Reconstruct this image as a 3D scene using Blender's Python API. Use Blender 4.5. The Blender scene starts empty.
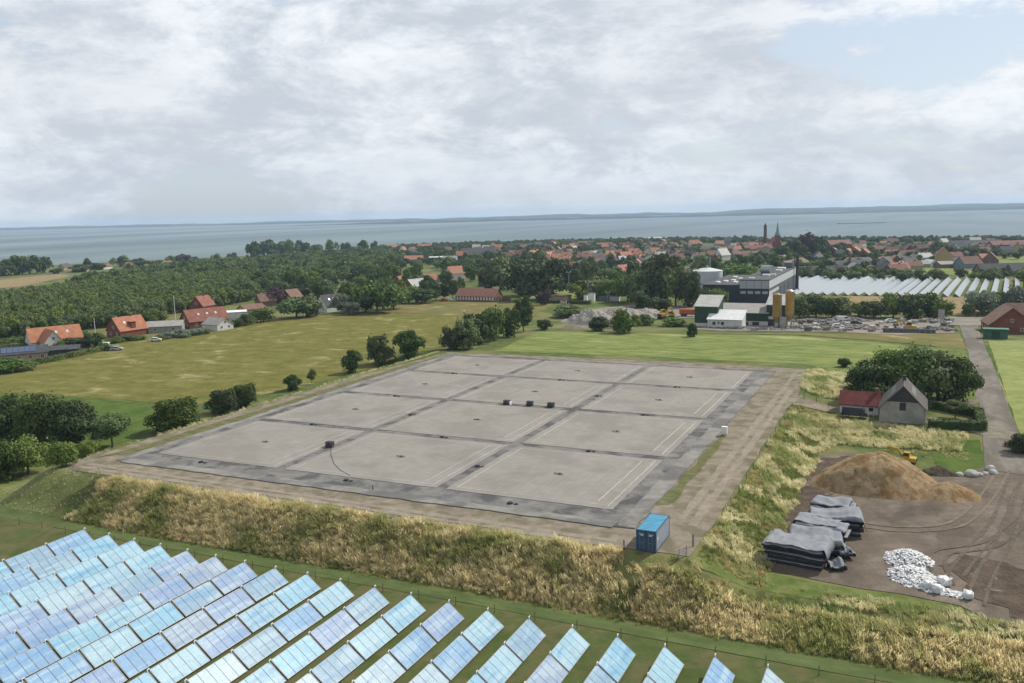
import bpy, bmesh, math, random
import numpy as np
from mathutils import Vector, Matrix, noise as mnoise
random.seed(7); RS = np.random.RandomState(11)
SC = bpy.context.scene
COL = SC.collection
rad = math.radians
# ------------------------------------------------------------------ camera, world, sun, exposure
CAM = (92.6, -107.2, 40.0); FPX = 885.0; PIT = rad(8.28); ROL = rad(-1.37); YAW = rad(25)
cd = bpy.data.cameras.new('camera'); cam = bpy.data.objects.new('camera', cd); COL.objects.link(cam)
cd.sensor_fit = 'HORIZONTAL'; cd.sensor_width = 36.0; cd.lens = FPX / 1024 * 36
cd.clip_start = 0.5; cd.clip_end = 60000
cam.matrix_world = (Matrix.Translation(CAM) @ Matrix.Rotation(YAW, 4, 'Z') @ Matrix.Rotation(math.pi / 2 - PIT, 4, 'X')
                    @ Matrix.Rotation(ROL, 4, 'Z'))
SC.camera = cam
SUN_AZ = math.atan2(0.58, 0.81); SUN_EL = rad(45)
SUN = Vector((math.sin(SUN_AZ) * math.cos(SUN_EL), math.cos(SUN_AZ) * math.cos(SUN_EL), math.sin(SUN_EL)))
sl = bpy.data.lights.new('sun', 'SUN'); sl.energy = 4.7; sl.angle = rad(0.6); sl.color = (1, .945, .85)
so = bpy.data.objects.new('sun', sl); COL.objects.link(so); so.location = (0, 0, 300)
so.rotation_euler = SUN.to_track_quat('Z', 'Y').to_euler()
SC.view_settings.view_transform = 'Standard'; SC.view_settings.look = 'None'
SC.view_settings.exposure = 0.12; SC.view_settings.gamma = 1.0; SC.view_settings.use_curve_mapping = False
SC.cycles.use_denoising = True
SC.cycles.max_bounces = 4; SC.cycles.diffuse_bounces = 1; SC.cycles.glossy_bounces = 2
SC.cycles.transmission_bounces = 2; SC.cycles.transparent_max_bounces = 4; SC.cycles.volume_bounces = 0
SC.cycles.caustics_reflective = False; SC.cycles.caustics_refractive = False

class NT:
    """small node-tree helper"""
    def __init__(s, tree): s.t = tree; s.n = tree.nodes; s.l = tree.links
    def node(s, typ, **kw):
        n = s.n.new(typ)
        for k, v in kw.items(): setattr(n, k, v)
        return n
    def put(s, sock, v):
        if isinstance(v, bpy.types.NodeSocket): s.l.new(v, sock)
        elif isinstance(v, (tuple, list)) and sock.type == 'RGBA' and len(v) == 3: sock.default_value = (*v, 1)
        else: sock.default_value = v
    def math(s, op, a, b=0.0, c=None, clamp=False):
        n = s.node('ShaderNodeMath', operation=op, use_clamp=clamp)
        s.put(n.inputs[0], a); s.put(n.inputs[1], b)
        if c is not None: s.put(n.inputs[2], c)
        return n.outputs[0]
    def mix(s, f, a, b, blend='MIX'):
        n = s.node('ShaderNodeMix', data_type='RGBA', blend_type=blend)
        s.put(n.inputs[0], f); s.put(n.inputs[6], a); s.put(n.inputs[7], b)
        return n.outputs[2]
    def noise(s, vec, scale, detail=4, rough=.55, dist=0.0, out=0):
        n = s.node('ShaderNodeTexNoise'); s.put(n.inputs['Vector'], vec) if vec is not None else None
        n.inputs['Scale'].default_value = scale; n.inputs['Detail'].default_value = detail
        n.inputs['Roughness'].default_value = rough; n.inputs['Distortion'].default_value = dist
        return n.outputs[out]
    def ramp(s, f, lo, hi):
        n = s.node('ShaderNodeMapRange', clamp=True); n.interpolation_type = 'SMOOTHSTEP'
        s.put(n.inputs[0], f); s.put(n.inputs[1], lo); s.put(n.inputs[2], hi)
        return n.outputs[0]
    def mapping(s, vec, scale=(1, 1, 1), rot=(0, 0, 0)):
        n = s.node('ShaderNodeMapping'); s.put(n.inputs[0], vec)
        n.inputs['Scale'].default_value = scale; n.inputs['Rotation'].default_value = rot
        return n.outputs[0]

SKY_OFF = (1.3, 9.4, 2.0); SKY_OFF2 = (1.3, 9.4, 2.0)
world = bpy.data.worlds.new('World'); SC.world = world; world.use_nodes = True
W = NT(world.node_tree); W.n.clear()
sky = W.node('ShaderNodeTexSky'); sky.sky_type = 'NISHITA'; sky.sun_disc = False
sky.sun_elevation = SUN_EL; sky.sun_rotation = SUN_AZ; sky.altitude = 60; sky.air_density = 1.0; sky.dust_density = 1.6; sky.ozone_density = 1.2
tc = W.node('ShaderNodeTexCoord'); sep = W.node('ShaderNodeSeparateXYZ'); W.l.new(tc.outputs['Generated'], sep.inputs[0])
zc = W.math('MAXIMUM', sep.outputs[2], 0.0)
inv = W.math('DIVIDE', 1.0, W.math('ADD', zc, 0.16))
comb = W.node('ShaderNodeCombineXYZ')          # cloud deck as a layer overhead
W.put(comb.inputs[0], W.math('MULTIPLY', sep.outputs[0], inv)); W.put(comb.inputs[1], W.math('MULTIPLY', sep.outputs[1], inv)); W.put(comb.inputs[2], W.math('MULTIPLY', zc, 4.0))
P_ = W.mapping(comb.outputs[0], (1, 1, 1), (0, 0, 0)); P_.node.inputs['Location'].default_value = SKY_OFF
D_ = W.mapping(tc.outputs['Generated'], (1, 1, 2.3), (0, 0, 0)); D_.node.inputs['Location'].default_value = SKY_OFF2
big = W.noise(P_, .75, 4, .5, .2); lump = W.noise(D_, 5.5, 12, .66, .35); fine = W.noise(D_, 17.0, 10, .68)
hole = W.noise(D_, 1.9, 6, .55, .3)
bulk = W.math('ADD', W.math('MULTIPLY', lump, .66), W.math('MULTIPLY', fine, .34))
cover = W.ramp(W.math('ADD', hole, W.math('MULTIPLY', W.math('SUBTRACT', bulk, .5), .5)), .40, .49)                       # nearly closed, with a few blue holes
shade = W.ramp(bulk, .395, .60)
ccol = W.mix(shade, (5.35, 5.85, 6.6), (8.5, 8.9, 9.3))
ccol = W.mix(W.math('MULTIPLY', W.ramp(big, .40, .66), .35), ccol, (5.7, 6.05, 6.6))
ccol = W.mix(W.math('MULTIPLY', W.ramp(zc, .10, -.02), .65), ccol, (5.0, 5.75, 6.7))   # the deck seen edge-on far out over the water
skyc = W.mix(.6, sky.outputs[0], (6.4, 7.4, 8.6))
fincol = W.mix(cover, skyc, ccol)
bg = W.node('ShaderNodeBackground'); W.put(bg.inputs[0], fincol); bg.inputs[1].default_value = 0.1
wo = W.node('ShaderNodeOutputWorld'); W.l.new(bg.outputs[0], wo.inputs[0])

# ------------------------------------------------------------------ terrain and picture-to-ground helper
def S(a, b, x):
    t = np.clip((np.asarray(x, float) - a) / (b - a), 0, 1); return t * t * (3 - 2 * t)
def lerp(a, b, t): return a + (b - a) * t
CY, SY = math.cos(YAW), math.sin(YAW)
SEA = -22.0; HAZE = 0.000075
SH_A = np.array([-1.6, -.70, -.58, -.40, -.30, -.15, 0, .145, .325, .578, .75, 1.6])
SH_D = np.array([1000, 1230, 1290, 1420, 1500, 1640, 1740, 1720, 1600, 1460, 1390, 1300.])
def camframe(u, v):
    du, dv = np.asarray(u, float) - CAM[0], np.asarray(v, float) - CAM[1]
    return du * CY + dv * SY, -du * SY + dv * CY
def Z(u, v):
    u = np.asarray(u, float); v = np.asarray(v, float)
    x, d = camframe(u, v)
    zL = -5 + 2 * S(60, 200, v)
    zR = -2.6 + 1.3 * S(58, 73, v) - 1.5 * S(110, 230, v)
    zN = -0.9 - 2.1 * S(124, 230, v)
    outer = lerp(zL, zR, S(10, 60, u))
    wn = S(114, 126, v) * S(-75, -40, u) * (1 - S(66, 100, u))
    outer = lerp(outer, zN, wn)
    m = S(-47, -36, u) * (1 - S(69.5, 77, u)) * (1 - S(121, 126, v))
    inner = outer * (1 - m)
    # mound of spoil by the annexe
    inner = inner + 1.3 * np.exp(-((u - 73.5) / 5.0) ** 2 - ((v - 104) / 9.0) ** 2)
    z = lerp(-5.0, inner, S(-18.6, -10.6, v))
    und = .22 * np.sin(u / 41 + 1.3) * np.sin(v / 37 + .4) + .10 * np.sin(u / 13.7 + v / 17.1)
    z = z + und * (1 - m * S(-16, -11, v)) * .7
    a = x / np.maximum(d, 30)
    sh = np.interp(a, SH_A, SH_D)
    z = z - 15.2 * np.clip((d - 230) / (sh - 230), 0, 1) ** .9 * (d > 230)
    z = z - 9.5 * S(-110, 60, d - sh) * (d > 230)
    return z
def zz(u, v): return float(Z(u, v))
def ray(px, py):
    c, s = math.cos(ROL), math.sin(ROL); a = px - 512; b = py - 341.5
    sx = c * a + s * b; sy = -s * a + c * b
    dx = sx / FPX; up = -sy / FPX
    dy = math.cos(PIT) + up * math.sin(PIT); dz = -math.sin(PIT) + up * math.cos(PIT)
    return np.array([dx * CY - dy * SY, dx * SY + dy * CY, dz])
TT = np.concatenate([np.arange(40, 700, 1.0), np.arange(700, 3000, 4.0)])
def at(px, py):
    """ground point seen at a pixel of the photograph (survey helper)"""
    r = ray(px, py)
    P = np.array(CAM)[:, None] + r[:, None] * TT
    h = P[2] - Z(P[0], P[1])
    k = int(np.argmax(h < 0)) if (h < 0).any() else len(TT) - 1
    if k > 0:
        f = h[k - 1] / (h[k - 1] - h[k] + 1e-9); t = TT[k - 1] + f * (TT[k] - TT[k - 1])
    else: t = TT[0]
    p = np.array(CAM) + r * t
    return Vector((p[0], p[1], zz(p[0], p[1])))
def depth(p):
    return float(camframe(p[0], p[1])[1]) * math.cos(PIT) - (p[2] - CAM[2]) * math.sin(PIT)
def proj(p):
    x, y = camframe(p[0], p[1]); z = p[2] - CAM[2]
    d = y * math.cos(PIT) - z * math.sin(PIT); u = y * math.sin(PIT) + z * math.cos(PIT)
    sx, sy = x / d * FPX, -u / d * FPX
    c, s = math.cos(ROL), math.sin(ROL)
    return 512 + c * sx - s * sy, 341.5 + s * sx + c * sy, d
def at2(px, py): p = at(px, py); return (p.x, p.y)

# ------------------------------------------------------------------ materials
MATS = {}
def mat(name, col, rough=.85, col2=None, scale=1.0, detail=4, lo=.35, hi=.65, bump=None, spec=.3, metal=0.0, coords='Object',
        objvar=0.0, col3=None, scale3=.1, stretch=(1, 1, 1), rot=0.0, lo3=.45, hi3=.6, mott=.55, stripes=None):
    if name in MATS: return MATS[name]
    dim = lambda c: None if c is None else tuple(x * .80 for x in c)
    col, col2, col3 = dim(col), dim(col2), dim(col3)
    m = bpy.data.materials.new(name); m.use_nodes = True; T = NT(m.node_tree); b = T.n['Principled BSDF']
    t = T.node('ShaderNodeTexCoord'); geo = T.node('ShaderNodeNewGeometry')
    vec = geo.outputs['Position'] if coords == 'World' else t.outputs['Object']
    vec = T.mapping(vec, stretch, (0, 0, rot))
    c = (*col, 1)
    cc = None
    if col2 is not None:
        cc = T.mix(T.ramp(T.noise(vec, scale, detail, .6), lo, hi), col, col2)
    if col3 is not None:
        cc = T.mix(T.ramp(T.noise(vec, scale3, 5, .6, .4), lo3, hi3), cc if cc is not None else col, col3)
    if coords == 'World' and cc is not None:      # fine mottling of earth and sward
        hv = T.node('ShaderNodeHueSaturation'); T.put(hv.inputs['Color'], cc)
        f1 = T.noise(geo.outputs['Position'], .9, 5, .7); f2 = T.noise(geo.outputs['Position'], .21, 4, .65)
        T.put(hv.inputs['Value'], T.math('MULTIPLY_ADD', T.math('ADD', f1, f2), mott, 1 - mott))
        cc = hv.outputs[0]
    if stripes:
        wv = T.node('ShaderNodeTexWave'); wv.bands_direction = 'X'; T.put(wv.inputs['Vector'], T.mapping(geo.outputs['Position'], (1, 1, 1), (0, 0, stripes[2])))
        wv.inputs['Scale'].default_value = stripes[0]; wv.inputs['Distortion'].default_value = .6; wv.inputs['Detail'].default_value = 2
        cc = T.mix(T.math('MULTIPLY', T.ramp(wv.outputs['Fac'], .72, 1.0), stripes[1]), cc, stripes[3])
    if objvar:
        oi = T.node('ShaderNodeObjectInfo')
        hs = T.node('ShaderNodeHueSaturation')
        T.put(hs.inputs['Color'], cc if cc is not None else col)
        T.put(hs.inputs['Value'], T.math('MULTIPLY_ADD', oi.outputs['Random'], objvar, 1 - objvar / 2))
        T.put(hs.inputs['Hue'], T.math('MULTIPLY_ADD', T.math('FRACT', T.math('MULTIPLY', oi.outputs['Random'], 17.3)), objvar * .07, .5 - objvar * .035))
        cc = hs.outputs[0]
    T.put(b.inputs['Base Color'], cc if cc is not None else c)
    b.inputs['Roughness'].default_value = rough; b.inputs['Metallic'].default_value = metal
    b.inputs['Specular IOR Level'].default_value = spec
    if bump:
        bn = T.node('ShaderNodeBump'); bn.inputs['Strength'].default_value = bump[1]; bn.inputs['Distance'].default_value = bump[2] if len(bump) > 2 else .1
        T.put(bn.inputs['Height'], T.noise(vec, bump[0], 4, .6)); T.l.new(bn.outputs[0], b.inputs['Normal'])
    MATS[name] = m; return m

def leafmat(name, c1, c2, scale, objvar=.35, trans=.2):
    m = bpy.data.materials.new(name); m.use_nodes = True; T = NT(m.node_tree); b = T.n['Principled BSDF']
    oi = T.node('ShaderNodeObjectInfo'); geo = T.node('ShaderNodeNewGeometry')
    cc = T.mix(T.ramp(T.noise(geo.outputs['Position'], scale, 3, .6), .35, .65), c1, c2)
    hs = T.node('ShaderNodeHueSaturation'); T.put(hs.inputs['Color'], cc)
    T.put(hs.inputs['Value'], T.math('MULTIPLY_ADD', oi.outputs['Random'], objvar * 1.2, 1 - objvar * .6))
    T.put(hs.inputs['Hue'], T.math('MULTIPLY_ADD', T.math('FRACT', T.math('MULTIPLY', oi.outputs['Random'], 17.3)), .035, .485))
    T.put(hs.inputs['Saturation'], T.math('MULTIPLY_ADD', T.math('FRACT', T.math('MULTIPLY', oi.outputs['Random'], 7.7)), .4, .85))
    T.put(b.inputs['Base Color'], hs.outputs[0]); b.inputs['Roughness'].default_value = .7; b.inputs['Specular IOR Level'].default_value = .25
    tr = T.node('ShaderNodeBsdfTranslucent'); T.put(tr.inputs[0], hs.outputs[0])
    mx = T.node('ShaderNodeMixShader'); mx.inputs[0].default_value = trans
    T.l.new(b.outputs[0], mx.inputs[1]); T.l.new(tr.outputs[0], mx.inputs[2]); T.l.new(mx.outputs[0], T.n['Material Output'].inputs[0])
    MATS[name] = m; return m

# ------------------------------------------------------------------ object helpers
class MB:
    def __init__(s): s.v = []; s.f = []; s.mi = []
    def add(s, vs, fs, mi=0):
        o = len(s.v); s.v += [tuple(p) for p in vs]; s.f += [tuple(i + o for i in f) for f in fs]; s.mi += [mi] * len(fs); return s
    def box(s, x0, x1, y0, y1, z0, z1, mi=0):
        return s.add([(x0, y0, z0), (x1, y0, z0), (x1, y1, z0), (x0, y1, z0), (x0, y0, z1), (x1, y0, z1), (x1, y1, z1), (x0, y1, z1)],
                     [(3, 2, 1, 0), (4, 5, 6, 7), (0, 1, 5, 4), (1, 2, 6, 5), (2, 3, 7, 6), (3, 0, 4, 7)], mi)
    def cbox(s, c, sz, mi=0):
        return s.box(c[0] - sz[0] / 2, c[0] + sz[0] / 2, c[1] - sz[1] / 2, c[1] + sz[1] / 2, c[2] - sz[2] / 2, c[2] + sz[2] / 2, mi)
    def tube(s, p0, p1, r0, r1=None, n=8, mi=0, cap=True):
        p0, p1 = Vector(p0), Vector(p1); r1 = r0 if r1 is None else r1
        q = (p1 - p0).to_track_quat('Z', 'Y'); vs = []
        for p, r in ((p0, r0), (p1, r1)):
            for k in range(n):
                a = 2 * math.pi * k / n; vs.append(p + q @ Vector((math.cos(a) * r, math.sin(a) * r, 0)))
        fs = [(k, (k + 1) % n, n + (k + 1) % n, n + k) for k in range(n)]
        if cap: fs += [tuple(range(n - 1, -1, -1)), tuple(range(n, 2 * n))]
        return s.add(vs, fs, mi)
    def path(s, pts, r, n=6, mi=0):
        for a, b in zip(pts[:-1], pts[1:]): s.tube(a, b, r, r, n, mi)
        return s
    def extrude(s, prof, y0, y1, mi=0):
        """profile in (x,z), counter-clockwise, extruded along y"""
        n = len(prof); vs = [(x, y0, z) for x, z in prof] + [(x, y1, z) for x, z in prof]
        fs = [tuple(range(n)), tuple(range(2 * n - 1, n - 1, -1))] + [((k + 1) % n, k, n + k, n + (k + 1) % n) for k in range(n)]
        return s.add(vs, fs, mi)
    def mesh(s, name, m, smooth=False):
        me = bpy.data.meshes.new(name); me.from_pydata(s.v, [], s.f); 
        for x in (m if isinstance(m, (list, tuple)) else [m]): me.materials.append(x)
        if isinstance(m, (list, tuple)): me.polygons.foreach_set('material_index', s.mi)
        if smooth: me.polygons.foreach_set('use_smooth', [True] * len(me.polygons))
        me.update(); return me
    def build(s, name, m, parent=None, smooth=False, **kw): return obj(name, s.mesh(name, m, smooth), parent, **kw)
def obj(name, me, parent=None, loc=(0, 0, 0), rz=0.0, scale=None):
    o = bpy.data.objects.new(name, me); COL.objects.link(o); o.parent = parent; o.location = loc
    if rz: o.rotation_euler = (0, 0, rz)
    if scale is not None: o.scale = scale
    return o
def tag(o, label=None, cat=None, group=None, kind=None):
    if label: o['label'] = label
    if cat: o['category'] = cat
    if group: o['group'] = group
    if kind: o['kind'] = kind
    return o
def thing(name, label, cat, loc, rz=0.0, group=None):
    return tag(obj(name, None, None, loc, rz), label, cat, group)
ORD = ['', 'first', 'second', 'third', 'fourth', 'fifth', 'sixth', 'seventh', 'eighth', 'ninth', 'tenth', 'eleventh', 'twelfth', 'thirteenth',
       'fourteenth', 'fifteenth', 'sixteenth', 'seventeenth', 'eighteenth', 'nineteenth', 'twentieth']
def nth(k):
    if k <= 20: return ORD[k]
    suf = 'th' if 10 <= k % 100 <= 20 else {1: 'st', 2: 'nd', 3: 'rd'}.get(k % 10, 'th')
    return f'{k}{suf}'
PENDING = {}
def later(o, desc, key=None):
    """label is completed at the end: order of look-alikes from left to right in the picture"""
    PENDING.setdefault(desc, []).append(o)
def finish_labels():
    for desc, lst in PENDING.items():
        lst.sort(key=lambda o: proj(o.location)[0])
        for k, o in enumerate(lst):
            if len(lst) == 1: o['label'] = desc
            elif k == 0: o['label'] = desc + ', leftmost'
            elif k == len(lst) - 1: o['label'] = desc + ', rightmost'
            else: o['label'] = f'{desc}, {nth(k + 1)} from left'
def jag(poly, step, amp, seed=0):
    """subdivide a polygon's edges and make them uneven"""
    out = []; r = random.Random(seed + len(poly))
    n = len(poly)
    for i in range(n):
        a, b = Vector(poly[i]), Vector(poly[(i + 1) % n]); L = (b - a).length; k = max(1, int(L / step))
        t = (b - a) / max(L, 1e-6); nn = Vector((-t.y, t.x))
        for j in range(k):
            p = a + (b - a) * j / k
            w = amp * (mnoise.noise(Vector((p.x / (step * 3), p.y / (step * 3), seed))) + .5 * mnoise.noise(Vector((p.x / step, p.y / step, seed + 5))))
            out.append(p + nn * w * (1 if j else 0))
    return out
def sheet(name, poly, step, off, m, amp=0.0, estep=None, seed=0, parent=None, kind='structure'):
    if estep: poly = jag([Vector(p[:2]) for p in poly], estep, amp, seed)
    bm = bmesh.new(); vs = [bm.verts.new((p[0], p[1], 0)) for p in poly]; bm.faces.new(vs)
    us = [p[0] for p in poly]; ws = [p[1] for p in poly]
    for ax, lo, hi in ((0, min(us), max(us)), (1, min(ws), max(ws))):
        k = math.floor(lo / step) + 1
        while k * step < hi:
            co = [0, 0, 0]; no = [0, 0, 0]; co[ax] = k * step; no[ax] = 1
            bmesh.ops.bisect_plane(bm, geom=bm.verts[:] + bm.edges[:] + bm.faces[:], plane_co=co, plane_no=no); k += 1
    bmesh.ops.triangulate(bm, faces=bm.faces[:])
    co = np.array([v.co[:2] for v in bm.verts]); zs = Z(co[:, 0], co[:, 1]) + off
    for v, z in zip(bm.verts, zs): v.co.z = z
    bmesh.ops.recalc_face_normals(bm, faces=bm.faces[:])
    if bm.faces and sum(f.normal.z for f in bm.faces) < 0: bmesh.ops.reverse_faces(bm, faces=bm.faces[:])
    me = bpy.data.meshes.new(name); bm.to_mesh(me); bm.free(); me.materials.append(m)
    me.polygons.foreach_set('use_smooth', [True] * len(me.polygons))
    o = obj(name, me, parent)
    if kind: o['kind'] = kind
    return o
def pxpoly(*pts): return [at2(*p) for p in pts]
# ------------------------------------------------------------------ ground, sea, far shore
def graded(core0, core1, step, lo, hi, g=1.10, mx=70):
    a = list(np.arange(core0, core1 + 1e-6, step)); s = step; x = a[-1]
    while x < hi: s = min(s * g, mx if x > core1 + 900 else 14); x += s; a.append(x)
    s = step; x = core0; b = []
    while x > lo: s = min(s * g, mx if x < core0 - 900 else 14); x -= s; b.append(x)
    return np.array(b[::-1] + a)
G_MEADOW = mat('meadow_grass', (.070, .102, .028), 1, (.112, .138, .040), .35, 6, coords='World', col3=(.17, .17, .065), scale3=.045, bump=(2.5, .5, .3), spec=.1)
gu = graded(-60, 128, 1.0, -2700, 2700); gv = graded(-40, 130, 1.0, -170, 2800)
GU, GV = np.meshgrid(gu, gv); GZ = Z(GU, GV); nu, nv = len(gu), len(gv)
me = bpy.data.meshes.new('ground')
vs = np.stack([GU.ravel(), GV.ravel(), GZ.ravel()], 1)
ii = (np.arange(nv - 1)[:, None] * nu + np.arange(nu - 1)[None]).ravel()
me.from_pydata(vs, [], np.stack([ii, ii + 1, ii + nu + 1, ii + nu], 1).tolist())
me.materials.append(G_MEADOW); me.polygons.foreach_set('use_smooth', [True] * len(me.polygons)); me.update()
tag(obj('ground', me), kind='structure')

def seamat():
    m = bpy.data.materials.new('sea_water'); m.use_nodes = True; T = NT(m.node_tree); b = T.n['Principled BSDF']
    geo = T.node('ShaderNodeNewGeometry')
    v1 = T.mapping(geo.outputs['Position'], (.9, .12, 1), (0, 0, -YAW))
    n = T.noise(v1, .0022, 5, .6, .5)
    T.put(b.inputs['Base Color'], T.mix(T.ramp(n, .40, .62), (.055, .085, .095), (.105, .145, .145)))
    T.put(b.inputs['Roughness'], T.math('MULTIPLY_ADD', T.ramp(T.noise(v1, .0018, 3, .5, .3), .4, .62), .12, .34))
    bn = T.node('ShaderNodeBump'); bn.inputs['Strength'].default_value = .3; bn.inputs['Distance'].default_value = .5
    T.put(bn.inputs['Height'], T.noise(T.mapping(geo.outputs['Position'], (.5, 1, 1), (0, 0, rad(20))), .25, 3, .6)); T.l.new(bn.outputs[0], b.inputs['Normal'])
    b.inputs['IOR'].default_value = 1.33; b.inputs['Specular IOR Level'].default_value = .22
    return m
mb = MB()
def cw(x, y): return (CAM[0] + x * CY - y * SY, CAM[1] + x * SY + y * CY)
q = [cw(-9000, 850), cw(9000, 850), cw(11500, 12500), cw(-11500, 12500)]
mb.add([(x, y, SEA) for x, y in q], [(0, 1, 2, 3)]); tag(mb.build('sea', seamat()), kind='structure')
# low coast across the water
HILLM = mat('far_coast', (.035, .05, .045), 1, (.075, .09, .06), .004, 4, coords='World', spec=.05)
def coast(name, x0, x1, yf, zf, n, dep=700):
    mb = MB(); xs = np.linspace(x0, x1, n); prev = None
    for k, x in enumerate(xs):
        yy = yf(x); hh = max(zf(x), .5)
        row = [(*cw(x, yy), SEA - 3), (*cw(x, yy + 12), SEA + hh * .35), (*cw(x, yy + dep * .35), SEA + hh * .8), (*cw(x, yy + dep * .7), SEA + hh), (*cw(x, yy + dep), SEA - 3)]
        mb.v += row
    for k in range(n - 1):
        for j in range(4): mb.f.append((k * 5 + j, k * 5 + 5 + j, k * 5 + 6 + j, k * 5 + 1 + j)); mb.mi.append(0)
    tag(mb.build(name, HILLM, smooth=True), kind='structure')
def hn(x, s, k=0): return mnoise.noise(Vector((x / s, k, .3)))
coast('far_coast', -8200, 10200, lambda x: 9300 - .16 * x + 250 * hn(x, 900, 3), lambda x: 20 + 16 * S(-4000, 6500, x) + 20 * hn(x, 1500) + 14 * hn(x, 380, 2) + 6 * hn(x, 150, 9), 260, 1600)
coast('headland', -1700, 4600, lambda x: 6700 - .10 * x + 150 * hn(x, 600, 7), lambda x: (15 + 7 * hn(x, 260, 4) + 5 * hn(x, 90, 5)) * min(1, (x + 1700) / 900, (4600 - x) / 700), 200, 700)
coast('sand_spit', 1080, 1240, lambda x: 2900 + 30 * hn(x, 60, 1), lambda x: 1.6, 30, 60)

# ------------------------------------------------------------------ fields, tracks and yards
M_OLIVE = mat('olive_field', (.128, .125, .030), 1, (.180, .170, .052), .22, 6, coords='World', col3=(.34, .285, .15), scale3=.12, bump=(1.5, .8, .3), spec=.05, stretch=(.7, 1, 1), rot=rad(-35), lo3=.56, hi3=.72, mott=.7, stripes=(.105, .30, rad(62), (.10, .105, .025)))
M_LUSH = mat('lush_field', (.115, .162, .042), 1, (.205, .235, .075), .30, 6, coords='World', col3=(.33, .33, .14), scale3=.07, bump=(1.8, .8, .3), spec=.05, stretch=(.5, 1, 1), rot=rad(-20), lo3=.52, hi3=.72, mott=.6, stripes=(.13, .28, rad(80), (.26, .27, .11)))
M_PASTURE = mat('pasture', (.062, .105, .022), 1, (.10, .14, .034), .2, 6, coords='World', bump=(2, .5, .2), spec=.05)
M_BROWNF = mat('dry_meadow', (.19, .16, .065), 1, (.13, .14, .045), .12, 6, coords='World', col3=(.33, .26, .13), scale3=.06, bump=(2, .5, .2), spec=.05, lo3=.55, hi3=.7)
M_WHEAT = mat('wheat', (.30, .225, .12), 1, (.24, .18, .095), .3, 5, coords='World', bump=(3, .6, .3), spec=.05)
M_TRACK = mat('track_dirt', (.215, .18, .138), 1, (.265, .228, .178), .5, 7, coords='World', col3=(.165, .148, .098), scale3=.3, bump=(6, .6, .08), spec=.05)
M_RUT = mat('wheel_rut', (.29, .25, .20), 1, (.24, .205, .16), .6, 6, coords='World', bump=(6, .5, .08), spec=.05)
M_ROAD = mat('gravel_road', (.165, .148, .125), 1, (.225, .20, .172), .5, 6, coords='World', col3=(.14, .125, .105), scale3=.12, bump=(8, .4, .05), spec=.1, stretch=(1, .3, 1))
M_YARD = mat('yard_dirt', (.142, .113, .088), 1, (.198, .164, .130), .25, 7, coords='World', col3=(.105, .085, .068), scale3=.13, bump=(4, .8, .15), spec=.1, lo3=.48, hi3=.66, stretch=(1, .6, 1), mott=.7, stripes=(.16, .35, rad(60), (.10, .083, .068)))
M_SOIL = mat('dark_soil', (.085, .066, .05), 1, (.13, .10, .075), .5, 6, coords='World', bump=(2.5, 1, .3), spec=.05, col3=(.27, .235, .19), scale3=.28, lo3=.60, hi3=.72)
M_MOWN = mat('mown_grass', (.078, .108, .036), 1, (.108, .135, .050), .9, 6, coords='World', bump=(9, .4, .06), spec=.05, stretch=(.25, 1, 1))
M_MOWN2 = mat('worn_grass', (.090, .108, .038), 1, (.070, .098, .030), .5, 6, coords='World', col3=(.115, .112, .05), scale3=.3, bump=(9, .5, .06), spec=.05)
M_IND = mat('stone_yard_gravel', (.28, .25, .215), 1, (.22, .195, .165), .12, 6, coords='World', bump=(2, .5, .2), spec=.05)
M_TARMAC = mat('town_tarmac', (.15, .15, .15), .95, (.19, .19, .185), .1, 5, coords='World', spec=.1)
M_VERGE = mat('verge_grass', (.095, .135, .036), 1, (.16, .18, .06), .4, 6, coords='World', bump=(3, .6, .2), spec=.05)

sheet('field', pxpoly((-60, 388), (-60, 386), (0, 372), (60, 357), (120, 341), (200, 328), (262, 319), (330, 313.5), (400, 312.5), (470, 313), (478, 320), (455, 336), (440, 348), (380, 366), (300, 387), (250, 398), (190, 405.5), (165, 403.5), (100, 398.5), (0, 391.5)), 8, .06, M_OLIVE, 1.2, 6, 1)
sheet('field', pxpoly((-60, 394), (0, 392.5), (100, 399.5), (165, 404.5), (186, 406), (160, 424), (130, 440), (60, 462), (-60, 490)), 6, .05, M_PASTURE, .5, 6, 2)
sheet('field', pxpoly((495, 351.5), (540, 331), (600, 332), (700, 334.5), (800, 336), (900, 345), (955, 352), (960, 366), (880, 372), (845, 372), (800, 364), (640, 356.5)), 6, .06, M_LUSH, .8, 6, 3)
sheet('field', pxpoly((690, 333), (800, 333.5), (960, 334), (967, 350), (900, 343), (800, 335), (700, 334)), 6, .12, M_BROWNF, .6, 5, 4)
sheet('field', [at2(988, 341), at2(1060, 340), (260, 240), (260, 20), (130, 38), at2(1028, 465), at2(1010, 420)], 6, .06, mat('green_barley', (.20, .235, .075), 1, (.27, .29, .11), .3, 6, coords='World', bump=(4, .6, .15), spec=.05), .4, 5, 5)
sheet('field', pxpoly((360, 311), (392, 304), (425, 301), (520, 303.5), (560, 300), (530, 318), (480, 317), (400, 313.5)), 8, .12, M_BROWNF, 1, 8, 6)
sheet('field', pxpoly((-30, 283), (60, 274), (72, 276), (20, 287), (-30, 290)), 15, .2, M_WHEAT, 2, 20, 7)
sheet('field', pxpoly((838, 296), (905, 297), (930, 305), (880, 309), (838, 306)), 8, .12, M_WHEAT, 1, 8, 8)
sheet('field', pxpoly((942, 296), (984, 297), (976, 316), (950, 316)), 8, .12, M_WHEAT, 1, 8, 9)
sheet('field', pxpoly((895, 268), (960, 268), (985, 275), (890, 277)), 12, .2, M_LUSH, 2, 20, 10)
sheet('field', pxpoly((983, 258), (1030, 256), (1030, 265), (983, 265)), 12, .2, M_LUSH, 2, 20, 11)
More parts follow.
